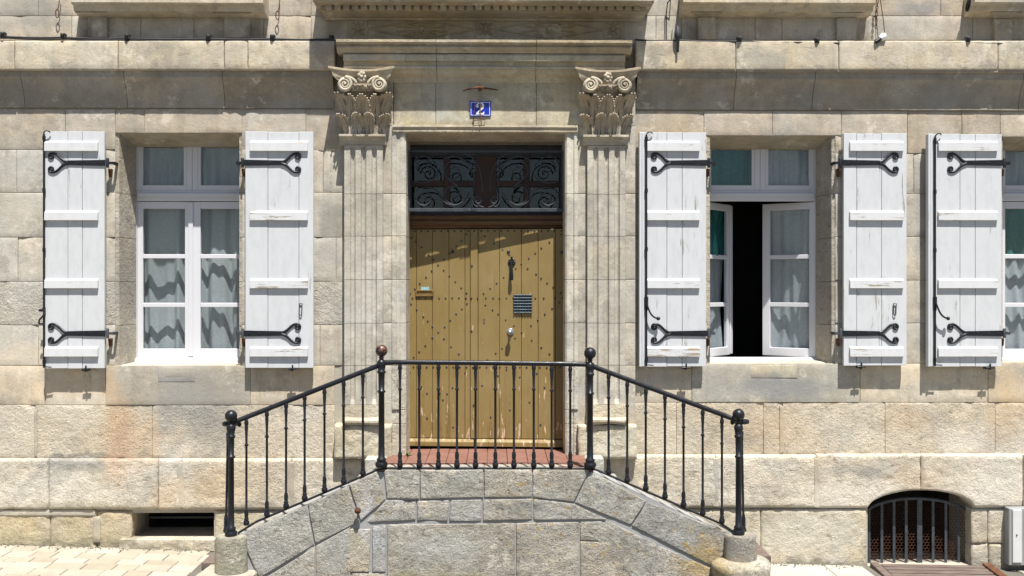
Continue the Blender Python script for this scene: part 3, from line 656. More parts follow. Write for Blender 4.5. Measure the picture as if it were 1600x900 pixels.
        # rolled side of the volute going back to the wall
        m.lathe([(.066, 0), (.05, .08), (.066, .15)], (vx + sg * .012, -.05, vz), 16, 'y')
        m.build('volute', M['carved'], K, (.54, .49, .39))
    # egg and dart with bead row
    m = MB()
    for k in range(5):
        ex = xc + (k - 2) * .044; m.ball((ex, -.215, vz - .022), .017, 8, (1, 1, 1.35))
    for k in range(4): m.ball((xc + (k - 1.5) * .044, -.21, vz - .022), .008, 6, (.8, 1, 2))
    m.box(xc - .1, xc + .1, -.205, -.12, vz - .052, vz + .012)
    for k in range(15): m.ball((xc - .098 + k * .014, -.21, vz - .058), .0062, 6)
    m.build('egg_moulding', M['carved'], K, (.45, .39, .30))
    # concave abacus with its fleuron
    m = MB(); za, zb2 = Z(107.5, .27), Z(118, .27); L = .312; nn = 16
    def ab(L_, od, z): 
        out = []
        for i in range(nn + 1):
            t_ = i / nn * 2 - 1; sag = .07 * (1 - t_ * t_); out.append(Vector((xc + L_ * t_, -(od - sag), z + .006 * t_ * t_ * 3)))
        return out + [Vector((xc + L_ - .04, .05, z)), Vector((xc - L_ + .04, .05, z))]
    lv = [ab(L, .30, za), ab(L, .30, za - .02), ab(L - .012, .29, za - .024), ab(L - .03, .275, za - .05), ab(L - .04, .265, za - .09), ab(L - .075, .24, za - .12)]
    n = nn + 3
    m.add([q for g in lv for q in g], [(j * n + i, j * n + (i + 1) % n, (j + 1) * n + (i + 1) % n, (j + 1) * n + i) for j in range(5) for i in range(n)])
    m.add(lv[0] + lv[-1], [tuple(range(n)), tuple(range(n, 2 * n))[::-1]])
    m.build('abacus', M['carved'], K, (.47, .41, .31))
    m = MB(); zf = Z(121, .26)
    for k in range(7):
        a = k * 2 * math.pi / 7; m.ball((xc + .027 * math.cos(a), -.262 - .008 * (k % 2), zf + .036 * math.sin(a)), .019, 8, (1, .8, 1.2))
    m.ball((xc, -.275, zf), .02, 8); m.build('fleuron', M['carved'], K, (.45, .39, .30))
pilaster(538, 598, -1)
pilaster(918, 977, 1)

# door surround
for side in (-1, 1):
    ys = [197, 303, 369, 437, 505, 571, 640, 662, 722]
    for a, b in zip(ys, ys[1:]):
        za, zb_ = Z(a, OF) - .002, Z(b, OF) + .002
        if side < 0: xo, xi = X(612.5, OF), X(634.5, OF)
        else: xo, xi = X(903, OF), X(883, OF)
        w_ = xi - xo; s_ = side; d_ = .014 if b <= 640 else .0
        pl = [(xo, OF + d_), (xo + w_ * .3, OF + d_ + .004), (xo + w_ * .34, OF + d_ - .012), (xo + w_ * .55, OF + d_ - .010), (xo + w_ * .6, OF + .008), (xo + w_ * .85, OF + .012), (xo + w_, OF - .008), (xo + w_, -.47), (xo, -.47)]
        m = MB(); m.prism([Vector((x, -o, zb_)) for x, o in pl], (0, 0, za - zb_))
        j = random.uniform(-.03, .03)
        m.build('jamb_stone', M['lime' if b < 600 else 'rough'], H, (.55 + j, .525 + j, .45 + j), bevel=.003)
carved(run(X(613.5, .1), X(902, .1), [(.112, Z(195.5, .1)), (.116, Z(199, .1)), (.10, Z(203, .1)), (.105, Z(204, .1)), (.105, Z(206, .1)), (.09, Z(208, .09)), (-.16, Z(220.5, -.16)), (-.18, Z(222, -.2))], -.47), 'lintel_moulding', c=(.44, .39, .29))

# ---- the double door (stands a little skew in its opening)
ZLAND = .885
DL, DR = .385, .315                                     # depth of the left and right edge
dxl, dxr = X(628, -DL), X(890, -DR)
DANG = math.atan2(DR - DL, dxr - dxl)
def D(px, py):                                          # photo point on the skew door plane -> (s along, z)
    d_ = DL + (DR - DL) * (px - 628) / 262.; p = P(px, py, -d_); return (p.x - dxl) / math.cos(DANG), p.z
def dput(mb, name, mat, par, **k): return mb.build(name, M[mat], par, loc=(dxl, DL, 0), rotz=DANG, **k)
zd0, zd1 = ZLAND + .012, D(760, 358)[1]
m = MB(); m.box(0, D(741, 500)[0], .012, .05, zd0, zd1); m.box(D(741.5, 500)[0], D(889, 500)[0], .012, .05, zd0, zd1)
DOOR = dput(m, 'door', 'door', H)
for xs in ([629, 651, 676, 702, 727, 735.5], [747.5, 781, 815, 841, 868, 889]):
    for a, b in zip(xs, xs[1:]):
        m = MB(); e = random.uniform(-.002, .002); m.box(D(a, 500)[0] + .0018, D(b, 500)[0] - .0018, -.012 + e, .014, zd0 + .09, zd1 - .003); dput(m, 'plank', 'door', DOOR, bevel=.003)
m = MB(); m.box(D(735.8, 500)[0], D(747.2, 500)[0], -.03, .014, zd0 + .09, zd1 - .004); dput(m, 'cover_strip', 'door', DOOR, bevel=.004)
for a, b in ((630, 741), (742.5, 888)):
    m = MB(); s0, s1 = D(a, 690)[0], D(b, 690)[0]
    m.prism([Vector((s0, .012, zd0 + .085)), Vector((s0, -.022, zd0 + .083)), Vector((s0, -.042, zd0 + .055)), Vector((s0, -.042, zd0 + .012)), Vector((s0, .012, zd0 + .01))], (s1 - s0, 0, 0)); dput(m, 'weatherboard', 'door', DOOR, bevel=.003)
studs = [(422,275),(405,258),(447,300),(478,335),(499,355),(520,377),(492,402),(545,353),(545,400),(570,327),(600,295),(623,273),(645,243),(570,425),(467,430),(440,458),(418,482),(397,502),(596,450),(622,478),(645,500),(401,548),(426,572),(455,603),(475,622),(495,647),(521,672),(549,648),(574,620),(600,592),(625,570),(647,546),(495,695),(546,700),(464,730),(577,735),(437,757),(413,781),(612,767),
(725,252),(765,285),(803,310),(833,333),(861,393),(885,373),(918,348),(946,326),(973,303),(1008,278),(1060,245),(670,380),(913,393),(950,418),(972,435),(998,456),(1025,475),(1058,500),(808,432),(777,457),(749,480),(720,502),(728,552),(759,574),(784,592),(817,617),(853,643),(1050,542),(1020,567),(988,592),(957,618),(928,642),(886,672),(858,697),(931,706),(973,737),(1008,765),(669,665),(801,742),(773,763),(737,792)]
st = [(500 + a / 2.811, 280 + b / 2.811) for a, b in studs]
st += [(500 + a / 2.811, 280 + 522 / 2.811) for a in (380,407,437,465,494,525,553,582,612,643,668,695,730,762,790,820,850,947,983,1032,1065)]
st += [(638 + i * 10.4, 361.5) for i in range(24)] + [(636 + i * 10.4, 573) for i in range(24)]
st += [(480 + a / 2.646, 560 + b / 2.646) for a, b in ((475,115),(497,143),(550,142),(602,120),(655,57),(425,57),(580,145),(563,170),(420,282),(497,245),(605,282),(545,215),(825,45),(982,117),(920,178),(965,270),(855,285),(690,190),(760,240),(790,70),(880,75),(950,60),(840,210),(725,110))]
m = MB()
for px, py in st:
    s_, z_ = D(px, py); o_ = -.033 if 735 < px < 748 else -.013; m.ball((s_, o_, z_), .0102, 6, (1, .7, 1))
for px, py in ((638, 394), (708, 393.5), (795, 393.5), (878, 395)):
    s_, z_ = D(px, py); m.ball((s_, -.015, z_), .018, 8, (1, .7, 1))
tag(dput(m, 'door_studs', 'irondull', DOOR), kind='stuff')
# knocker, knob, grille, letter slot, keyholes
s_, z_ = D(800, 410); m = MB()
for k in range(8): a = k * math.pi / 4; m.ball((s_ + .027 * math.cos(a), -.02, z_ + .027 * math.sin(a)), .014, 8, (1, .5, 1))
m.ball((s_, -.03, z_), .022, 8); m.ball((s_, -.03, z_ + .05), .012, 8)
m.tube([(s_, -.05, z_ + .02), (s_, -.062, z_ - .06), (s_, -.06, z_ - .15), (s_, -.055, z_ - .18)], [.010, .014, .02, .017], 8); dput(m, 'knocker', 'iron', DOOR)
s_, z_ = D(798, 518); m = MB(); m.lathe([(.036, .012), (.036, .02), (.03, .026), (.024, .022), (.02, .026), (.012, .05), (.012, .06), (.026, .075), (.022, .1), (.008, .106)], (s_, 0, z_), 16, 'y'); dput(m, 'door_knob', 'steel', DOOR)
sa, za = D(804, 461); sb, zb_ = D(831, 488); m = MB(); m.box(sa, sb, -.016, -.013, zb_, za)
GR = dput(m, 'grille_backplate', 'irondull', DOOR)
m = MB()
for k in range(7):
    f = k / 6; m.tube([(sa + (sb - sa) * f, -.022, zb_ - .006), (sa + (sb - sa) * f, -.022, za + .006)], .0055, 6); m.tube([(sa - .006, -.026, zb_ + (za - zb_) * f), (sb + .006, -.026, zb_ + (za - zb_) * f)], .0055, 6)
    for k2 in range(7): m.ball((sa + (sb - sa) * f, -.029, zb_ + (za - zb_) * k2 / 6), .0085, 6)
dput(m, 'peephole_grille', 'bluegrille', DOOR)
sa, za = D(650, 453); sb, zb_ = D(678, 463); m = MB()
m.box(sa, sb, -.026, -.012, za - .014, za); m.box(sa, sb, -.026, -.012, zb_, zb_ + .014); m.box(sa, sa + .014, -.026, -.012, zb_ + .014, za - .014); m.box(sb - .014, sb, -.026, -.012, zb_ + .014, za - .014); m.box(sa + .014, sb - .014, -.018, -.012, zb_ + .014, za - .014)
dput(m, 'letter_slot', 'brass', DOOR, bevel=.002)
sa, za = D(658.5, 448.5); sb, zb_ = D(671, 453); m = MB(); m.box(sa, sb, -.016, -.012, zb_ + .001, za); dput(m, 'sticker', 'sticker', DOOR)
m = MB()
for py in (499.5, 504.5): s_, z_ = D(757, py); m.box(s_ - .006, s_ + .006, -.016, -.012, z_ - .011, z_ + .011)
dput(m, 'keyhole_plate', 'irondull', DOOR, bevel=.002)
# transom rail
m = MB(); zt0, zt1 = zd1 + .004, D(760, 336)[1]
m.prism([Vector((0, .05, zt0)), Vector((0, -.02, zt0)), Vector((0, -.03, zt0 + .03)), Vector((0, -.055, zt0 + .035)), Vector((0, -.06, zt0 + .075)), Vector((0, -.035, zt0 + .09)), Vector((0, -.04, zt1 - .006)), Vector((0, -.02, zt1)), Vector((0, .05, zt1))], (dxr - dxl, 0, 0)); dput(m, 'transom_rail', 'brown', H, bevel=.004)
# fanlight behind the ironwork
zf0, zf1 = zt1 + .003, Z(222, -.25)
m = MB(); yb = .40; fx0, fx1 = X(628, -.4), X(890, -.4)
for a, b, c, d in ((fx0, fx0 + .1, zf0, zf1), (fx1 - .1, fx1, zf0, zf1)): m.box(a, b, yb, yb + .05, c, d)
m.box(fx0 + .1, fx1 - .1, yb, yb + .05, zf0, zf0 + .04); m.box(fx0 + .1, fx1 - .1, yb, yb + .05, zf1 - .12, zf1)
FL = m.build('fanlight', M['irondull'], H)
xc_ = X(759, -.4)
for nm, (a, b, c, d) in (('mullion', (xc_ - .11, xc_ + .11, zf0 + .04, zf1 - .12)), ('glazing_bar', (X(693, -.4), X(703, -.4), zf0 + .04, zf1 - .12)), ('glazing_bar', (X(818, -.4), X(828, -.4), zf0 + .04, zf1 - .12))):
    m = MB(); m.box(a, b, yb - .012, yb + .03, c, d); m.build(nm, M['redwood'], FL, bevel=.004)
m = MB(); zz = Z(287, -.4); m.box(fx0 + .1, fx1 - .1, yb - .006, yb + .028, zz - .03, zz + .03); m.build('glazing_bar', M['redwood'], FL, bevel=.004)
m = MB(); m.box(fx0 + .1, fx1 - .1, yb + .032, yb + .036, zf0 + .04, zf1 - .12); m.build('pane', M['glass'], FL)
m = MB(); hx0, hx1 = fx0 - .3, fx1 + .3
m.box(hx0, hx1, 3, 3.1, ZLAND, ZLAND + 3.2); m.box(hx0 - .1, hx0, .52, 3, ZLAND, ZLAND + 3.2); m.box(hx1, hx1 + .1, .52, 3, ZLAND, ZLAND + 3.2); m.box(hx0, hx1, .52, 3, ZLAND + 3.2, ZLAND + 3.3); m.box(hx0, hx1, .52, 3, ZLAND - .1, ZLAND)
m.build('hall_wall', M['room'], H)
# ironwork
yg = .158
def G(px, py): return P(px, py, -yg)
m = MB(); b0, b1 = G(637, 328), G(882, 328)
m.box(b0.x, b1.x, yg - .012, yg + .012, b0.z - .016, b0.z + .016); m.box(b0.x, b0.x + .022, yg - .012, yg + .012, b0.z + .017, G(637, 236).z); m.box(b1.x - .022, b1.x, yg - .012, yg + .012, b0.z + .017, G(637, 236).z); m.box(b0.x + .023, b1.x - .023, yg - .012, yg + .012, G(637, 238).z, G(637, 235).z)
IW = m.build('fanlight_ironwork', M['greyiron'], H, bevel=.002)
def scroll(pts, r=.007): 
    mm = MB(); mm.tube(pts, r, 6, (1.7, 1)); mm.build('scroll', M['fan'], IW)
def gs(px, py, r0, turns, a0, sg): return spiral(G(px, py), r0 / 158, .006, turns, a0, sg, 34)
cx = 759.5
for sg in (-1, 1):
    A0 = math.pi / 2
    fx = lambda d: cx + sg * d
    for (dx, py, r, tn, a0, s2) in ((96, 309, 14, 1.7, math.pi * (1 if sg < 0 else 0), -sg), (95, 262, 14, 1.7, math.pi * (1 if sg < 0 else 0), sg), (51, 303, 17, 1.5, -A0, sg), (51, 268, 17, 1.6, A0, -sg), (13, 314, 9, 1.6, -A0, sg), (20, 262, 9, 1.4, A0, -sg)):
        scroll(gs(fx(dx), py, r, tn, a0, s2))
    scroll(bez(G(fx(112), 308), G(fx(118), 292), G(fx(82), 288), G(fx(74), 300), 10) + bez(G(fx(74), 300), G(fx(66), 330), G(fx(36), 326), G(fx(26), 300), 10)[1:])
    scroll(bez(G(fx(113), 258), G(fx(112), 238), G(fx(84), 240), G(fx(76), 262), 10) + bez(G(fx(76), 262), G(fx(70), 280), G(fx(90), 290), G(fx(112), 284), 10)[1:])
    scroll(bez(G(fx(66), 248), G(fx(40), 236), G(fx(12), 258), G(fx(20), 296), 14) + bez(G(fx(20), 296), G(fx(22), 312), G(fx(14), 322), G(fx(4), 324), 8)[1:])
    scroll(bez(G(fx(34), 240), G(fx(14), 246), G(fx(6), 266), G(fx(6), 300), 12))
    scroll([G(fx(60), 278), G(fx(44), 292)], .012)

# ---- windows
WD = .345
def ring(m, x0, x1, z0, z1, w, y0, y1, wb=None):
    wb = wb or w
    m.box(x0, x0 + w, y0, y1, z0, z1); m.box(x1 - w, x1, y0, y1, z0, z1); m.box(x0 + w, x1 - w, y0, y1, z0, z0 + wb); m.box(x0 + w, x1 - w, y0, y1, z1 - w, z1)
def curtain_mesh(w, z0, z1, folds, amp, seed, gather=1.0):
    m = MB(); nu, nv = max(16, int(folds * 9)), 14; vs = []
    for j in range(nv + 1):
        v = j / nv
        for i in range(nu + 1):
            u = i / nu; ph = u * folds * 2 * math.pi + 4.5 * noise.noise(Vector((u * 2.3, v * .5, seed)))
            vs.append(Vector((u * w, amp * (.35 + .65 * (1 - v) ** .6) * math.sin(ph) * (.55 + .9 * abs(noise.noise(Vector((u * 4, .3, seed + 4))))) + .085 * noise.noise(Vector((u * 2.6, v * 1.2, seed + 9))), z0 + (z1 - z0) * v + (.008 * math.sin(ph * .5) if j == 0 else 0))))
    n = nu + 1
    m.add(vs, [(j * n + i, j * n + i + 1, (j + 1) * n + i + 1, (j + 1) * n + i) for j in range(nv) for i in range(nu)], True); return m
def curtain(label, w, z0, z1, folds, amp, seed, mat, loc, rz=0, group=None):
    o = curtain_mesh(w, z0, z1, folds, amp, seed).build('curtain', M[mat], None, loc=(*loc, 0), rotz=rz); tag(o, label, 'curtain', group)
def reveal(w, colr=(.42, .385, .32)):
    (x0, x1), (z0, z1) = wx(w), wz(w)
    zs = [z0] + [z for z in (Z(508), Z(440), Z(371), Z(302)) if z0 < z < z1] + [z1]
    for sd, xe in ((1, x0), (-1, x1)):
        for a, b in zip(zs, zs[1:]):
            pl = [(xe + sd * .001, -.012), (xe + sd * .03, -.018), (xe + sd * .034, -.03), (xe + sd * .085, -.33), (xe + sd * .085, -.49), (xe - sd * .05, -.49), (xe - sd * .05, -.012)]
            m = MB(); m.prism([Vector((x, -o, a + .002)) for x, o in pl], (0, 0, b - a - .004)); j = random.uniform(-.04, .04)
            m.build('reveal_stone', M['rough'], H, (colr[0] + j, colr[1] + j, colr[2] + j))
    m = MB(); pl = [(-.012, z1 - .001), (-.05, z1 - .012), (-.33, z1 - .085), (-.49, z1 - .085), (-.49, z1 + .05), (-.012, z1 + .05)]
    m.prism([Vector((x0 + .002, -o, z)) for o, z in pl], (x1 - x0 - .004, 0, 0)); m.build('lintel_soffit', M['lime'], H, (.40, .35, .26))
    m = MB(); pl = [(.0, z0 - .012), (-.02, z0 - .002), (-.33, z0 + .012), (-.49, z0 + .012), (-.49, z0 - .06), (0, z0 - .06)]
    m.prism([Vector((x0 + .002, -o, z)) for o, z in pl], (x1 - x0 - .004, 0, 0)); m.build('window_sill', M['lime'], H, (.50, .46, .37))
def window(w, L, Rr, mid, desc, tr_cl, sash_cl, angs):
    reveal(w)
    (hx0, hx1), (hz0, hz1) = wx(w), wz(w)
    x0, x1, xm = X(L, -WD), X(Rr, -WD), X(mid, -WD); px = mid
    zt, zb_ = P(px, 221, -WD).z, P(px, 566, -WD).z; zr1, zr0 = P(px, 298, -WD).z, P(px, 316, -WD).z
    y0, y1 = WD, WD + .06; fw = .045
    m = MB(); ring(m, x0 - .03, x1 + .03, zb_, zt + .06, fw + .03, y0, y1, .05)
    m.box(x0 + .045, x1 - .045, y0 - .006, y1 - .003, zr0 + .012, zr1)
    m.prism([Vector((x0 + .06, y0 - .006, zr1 - .012)), Vector((x0 + .06, y0 - .028, zr1 - .03)), Vector((x0 + .06, y0 - .03, zr1 - .062)), Vector((x0 + .06, y0 - .006, zr1 - .06))], (x1 - x0 - .12, 0, 0))
    m.prism([Vector((x0 + .01, y0 + .002, zb_ + .048)), Vector((x0 + .01, y0 - .04, zb_ + .03)), Vector((x0 + .01, y0 - .04, zb_ - .004)), Vector((x0 + .01, y0 + .002, zb_ - .004))], (x1 - x0 - .02, 0, 0))
    F = m.build('window', M['frame'], H, bevel=.003)
    # fixed lights over the transom
    hw = (x1 - x0) / 2
    for k, (a, b) in enumerate(((x0 + fw + .001, xm - .001), (xm + .001, x1 - fw - .001))):
        m = MB(); ring(m, a, b, zr1 + .001, zt + .012, .055 if k == 0 else .055, y0 + .006, y1 - .008)
        m.box((b - .085) if k == 0 else a + .055, (b - .055) if k == 0 else a + .085, y0 + .008, y1 - .01, zr1 + .056, zt - .043)
        m.build('toplight', M['frame'], F, bevel=.003)
        pa, pb = (a + .055, b - .085) if k == 0 else (a + .085, b - .055)
        m = MB(); m.box(pa, pb, y0 + .03, y0 + .033, zr1 + .056, zt - .043); m.build('pane', M['glass'], F)
        c_ = tr_cl[k]
        if c_: curtain('%s curtain behind the %s top pane of %s' % (c_[1], 'left' if k == 0 else 'right', desc), b - a - .04, zr1 + .01, zt + .03, 5, .022, k + 3 + mid, c_[0], (a + .02, y1 + .05))
    # casements
    cz0, cz1 = zb_ + .05, zr0 + .006; cw = hw - fw - .003
    for k in (0, 1):
        ang = angs[k]; hx = x0 + fw + .001 if k == 0 else x1 - fw - .001; rz = ang if k == 0 else -ang
        sx = 1 if k == 0 else -1
        sw = .062; zb2 = cz0 + .085
        zs = [(P(px, 396, -WD).z, P(px, 405, -WD).z), (P(px, 472, -WD).z, P(px, 481, -WD).z)]
        m = MB(); 
        bx = lambda a, b, c, d, e, f: m.box(sx * a, sx * b, c, d, e, f)
        ta, tb = .055, .072 if k == 0 else .08
        bx(0, ta, 0, .045, cz0, cz1); bx(cw - tb, cw, 0, .045, cz0, cz1); bx(ta, cw - tb, .0, .045, cz0, zb2); bx(ta, cw - tb, 0, .045, cz1 - .07, cz1)
        for zt_, zb3 in zs: bx(ta, cw - tb, .004, .04, zb3 + .008, zt_ - .008)
        if k == 0: bx(cw - .035, cw + .012, -.014, -.001, cz0 + .01, cz1 - .01)
        SH = m.build('casement', M['frame'], F, loc=(hx, y0 + .008, 0), rotz=rz, bevel=.003)
        zz = [zb2] + [q for a in reversed(zs) for q in (a[1] + .008, a[0] - .008)] + [cz1 - .07]
        for i in range(3):
            m = MB(); m.box(sx * ta, sx * (cw - tb), .022, .025, zz[2 * i], zz[2 * i + 1]); m.build('pane', M['glass'], F, loc=(hx, y0 + .008, 0), rotz=rz)
        for (mt, ds, f0, f1, dy) in sash_cl[k]:
            za, zb4 = cz0 + (cz1 - cz0) * f0, cz0 + (cz1 - cz0) * f1
            cm = curtain_mesh(cw - .05, za, zb4, 4, .018 if ang else .03, k * 7 + mid + f0 * 10)
            cm.v = [Vector((sx * (q.x + .025), q.y + dy, q.z)) for q in cm.v]
            o = cm.build('curtain', M[mt], None, loc=(hx, y0 + .008, 0), rotz=rz); tag(o, '%s behind the %s casement of %s' % (ds, 'left' if k == 0 else 'right', desc), 'curtain')
    # dark room behind
    m = MB(); a, b, c, d = hx0 - .5, hx1 + .5, hz0 - .6, hz1 + .3
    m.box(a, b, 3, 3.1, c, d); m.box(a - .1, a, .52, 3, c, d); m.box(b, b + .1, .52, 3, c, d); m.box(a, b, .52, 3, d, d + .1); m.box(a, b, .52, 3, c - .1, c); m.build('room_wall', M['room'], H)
window(WIN[0], 207, 393, 300, 'the closed window left of the door', (('lace', 'white lace'), ('lace', 'white lace')),
    ([('lace', 'wavy white lace curtain', 0, .98, .13)], [('lace', 'starry white lace curtain', 0, .98, .13)]), (0, 0))
window(WIN[1], 1096, 1280, 1188, 'the open window right of the door', (('teal_reflection', 'teal_reflection'), ('voile', 'grey pleated')),  # teal pieces stand in for a reflection in the upper glass
    ([('teal_reflection', 'short teal curtain', .66, .99, .065), ('voile', 'pale voile curtain', .02, .655, .085)], [('voile', 'grey white voile curtain', .02, .98, .075)]), (R(50), R(36)))
window(WIN[2], 1556, 1742, 1649, 'the window cut by the right edge', (('voile', 'grey pleated'), ('voile', 'grey pleated')),
    ([('teal_reflection', 'short teal curtain', .66, .99, .07), ('voile', 'pale voile curtain', .02, .655, .11)], [('voile', 'pale voile curtain', .02, .98, .09)]), (0, 0))

# ---- shutters
SO = .095
def shutter(pl, pr_, pt, pb, seams, hinge, rod=False, cl=None, wear=0.0, hook=None):
    pc = (pl + pr_) / 2
    sx = lambda px: P(px, 400, SO).x
    sz = lambda py: P(pc, py, SO).z
    x0, x1, z0, z1 = sx(pl), sx(pr_), sz(pb), sz(pt)
    m = MB(); m.box(x0 + .004, x1 - .004, -.052, -.064, z0 + .004, z1 - .004); SH = m.build('shutter', M['white'], H, (wear, 0, 0))
    xs = [pl] + list(seams) + [pr_]
    for a, b in zip(xs, xs[1:]):
        m = MB(); e = random.uniform(-.0015, .0015); m.box(sx(a) + .002, sx(b) - .002, -.063, -SO + e, z0 + random.uniform(0, .004), z1 - random.uniform(0, .006)); m.build('plank', M['white'], SH, (wear + random.uniform(-.15, .2), 0, 0), bevel=.002)
    ca, cb = cl
    for py0, py1, wr in ((222, 236.5, random.uniform(-.1, .3)), (331, 344.5, random.uniform(.2, .7)), (437, 450.5, random.uniform(.3, .9)), (543, 557, random.uniform(.2, .7))):
        za, zb_ = sz(py1 - (412 - 411) * 0), sz(py0); m = MB()
        m.prism([Vector((sx(ca), -SO + .002, zb_ + .012)), Vector((sx(ca), -SO - .024, zb_ - .006)), Vector((sx(ca), -SO - .027, za)), Vector((sx(ca), -SO + .002, za))], (sx(cb) - sx(ca), 0, 0)); m.build('cleat', M['whiteh'], SH, (wr, 0, 0), bevel=.0025)
    for py in (254.5, 521):
        z = sz(py); hx = x1 if hinge == 'R' else x0; s_ = -1 if hinge == 'R' else 1
        L1, L2 = .37, .535; hb = .029; y0 = -SO - .007; m = MB()
        m.prism([Vector((hx - s_ * .01, -SO - .001, z - hb)), Vector((hx - s_ * .01, -SO - .001, z + hb)), Vector((hx + s_ * L1, -SO - .001, z + hb * .75)), Vector((hx + s_ * L1, -SO - .001, z - hb * .75))], (0, -.009, 0))
        for q in (-1, 1):
            tip = Vector((hx + s_ * (L2 - .03), y0, z + q * .062)); 
            arm = bez((hx + s_ * (L1 - .02), y0, z + q * .008), (hx + s_ * (L1 + .05), y0, z + q * .012), (hx + s_ * (L1 + .06), y0, z + q * .095), (tip.x, y0, tip.z + q * .030), 10)
            sp = spiral(tip, .030, .008, 1.35, q * math.pi / 2, -q * s_ , 22)
            m.tube(arm[:-1] + sp, [.014] * 4 + [.012] * 6 + [.0105 - .003 * i / 22 for i in range(23)], 7, (.8, 1))
        for f in (.04, .14, .24, .35): m.ball((hx + s_ * f, -SO - .011, z), .008, 6, (1, .7, 1))
        m.build('strap_hinge', M['iron'], SH)
        m = MB(); m.lathe([(.015, -.045), (.015, .04), (.008, .05)], (hx - s_ * .026, -SO + .005, z), 10); m.box(hx - s_ * .02, hx - s_ * .085, -SO + .0, -SO + .016, z - .012, z + .012); m.box(hx - s_ * .07, hx - s_ * .09, -SO + .01, .02, z - .014, z + .014); m.build('pintle', M['iron' if py < 300 else 'irondull'], SH)
        m = MB(); m.prism([Vector((hx - s_ * .015, -.05, z - .05)), Vector((hx - s_ * .045, -.05, z - .05)), Vector((hx - s_ * .04, -.05, z - .12)), Vector((hx - s_ * .022, -.05, z - .13))], (0, .06, 0)); m.build('hinge_bracket', M['rust'], SH)
    if rod:
        xr = x0 + (.005 if rod == 1 else .062); m = MB(); yr = -SO - .016
        m.tube([(xr, yr, z0 + .01), (xr, yr, z1 - .03)], .0105, 8)
        for f in (.03, .25, .5, .75, .97): m.lathe([(.016, -.02), (.016, .02)], (xr, yr, z0 + (z1 - z0) * f), 8)
        m.tube(bez((xr, yr, z1 - .035), (xr, yr - .02, z1 - .005), (xr + .04, yr - .03, z1 + .01), (xr + .06, yr, z1 - .015), 8), .006, 6)
        m.tube([(xr, yr, z0 + .02), (xr + .07, yr, z0 + .015)], .006, 6)
        m.build('espagnolette_rod', M['iron'], SH)
        zh = sz(488 if rod == 1 else 470); m = MB()
        if rod == 1:
            m.tube([(xr - .04, yr - .015, zh + .02), (xr + .015, yr - .015, zh + .02)], .013, 8); m.tube(bez((xr + .01, yr - .02, zh + .01), (xr + .02, yr - .04, zh - .06), (xr - .05, yr - .03, zh - .05), (xr - .035, yr - .02, zh - .11), 10), .008, 6); m.tube([(xr - .035, yr - .02, zh - .11), (xr + .015, yr - .02, zh - .105)], .007, 6)
        else:
            m.lathe([(.02, -.04), (.02, .04)], (xr, yr, zh), 8); m.tube(bez((xr, yr - .02, zh - .02), (xr + .02, yr - .04, zh - .09), (xr + .03, yr - .045, zh - .15), (xr + .1, yr - .04, zh - .17), 10), .009, 6); m.ball((xr + .11, yr - .04, zh - .17), .02, 8)
        m.build('rod_handle', M['iron'], SH)
        if rod == 2:
            m = MB(); m.box(x0 - .006, x0 + .018, -.05, -SO - .02, z0 + .002, z1 - .002); m.box(x0 + .02, x0 + .042, -SO - .001, -SO - .012, z0 + .004, z1 - .004); m.build('edge_batten', M['white'], SH, (wear, 0, 0), bevel=.004)
    xk = x0 + (x1 - x0) * (hook or .68); m = MB()                  # catch under the lower edge
    m.tube([(xk - .03, -SO - .01, z0 - .012), (xk + .05, -SO - .01, z0 - .006)], .011, 6); m.tube([(xk + .01, -SO - .012, z0 + .03), (xk + .01, -SO - .014, z0 - .03)], .008, 6); m.tube([(xk, .01, z0 - .02), (xk, -SO - .01, z0 - .02)], .009, 6); m.build('shutter_catch', M['iron'], SH)
    if rod != 1 and rod != 2:
        xk = x1 - .12 if hinge == 'L' else x0 + .1; zk = sz(484); m = MB(); m.tube([(xk - .014, -SO - .01, zk + .06), (xk - .016, -SO - .012, zk - .04), (xk - .006, -SO - .012, zk - .058), (xk + .006, -SO - .012, zk - .05), (xk + .012, -SO - .012, zk + .06), (xk - .014, -SO - .01, zk + .062)], .005, 5); m.build('hook_eye', M['irondull'], SH)
shutter(69, 163.5, 205, 576, (106, 128.5), 'R', 1, (70.5, 154), .0)
shutter(383, 490, 205.5, 575, (418.5, 467), 'L', 0, (391, 481.5), .05)
shutter(999.5, 1103.5, 206.5, 573, (1042, 1066), 'R', 2, (1011, 1093), .2)
shutter(1318, 1417, 208, 571.5, (1338.5, 1377.5), 'L', 0, (1327, 1411), .25, .26)
shutter(1450, 1565.5, 209, 573, (1500, 1524), 'R', 2, (1465, 1558), .12, .82)
shutter(1772, 1870, 210, 571, (1800, 1838), 'L', 0, (1780, 1862), .1)

# ---- cellar opening with its grille
yc = .10
def Cc(px, py): return P(px, py, -yc)
def gar(px): t_ = (px - 1356) / 161.; return 797 - 20.5 * max(0, 1 - (2 * t_ - 1) ** 2) ** .75 + (px - 1356) * .03
m = MB(); m.tube([Cc(px, gar(px)) for px in range(1356, 1519, 6)], .017, 6, (.5, 1))
for px in (1358, 1516.5): m.tube([Cc(px, gar(px)), Cc(px, 882)], .016, 6, (.5, 1))
GRL = m.build('cellar_grille', M['greyiron'], H)
for px in (1378, 1397, 1416, 1437, 1458, 1478, 1498):
    m = MB(); w_ = .026 if px == 1437 else .014; a, b = Cc(px, gar(px) + 1), Cc(px, 882)
    m.box(a.x - w_, a.x + w_, yc - .004, yc + .008, b.z, a.z); m.build('grille_bar', M['greyiron'], GRL, bevel=.003)
m = MB(); hx = .034; x = Cc(1360, 800).x; yw = yc + .03
zlo, zhi = Cc(1400, 882).z, Cc(1437, 778).z; kx = 0
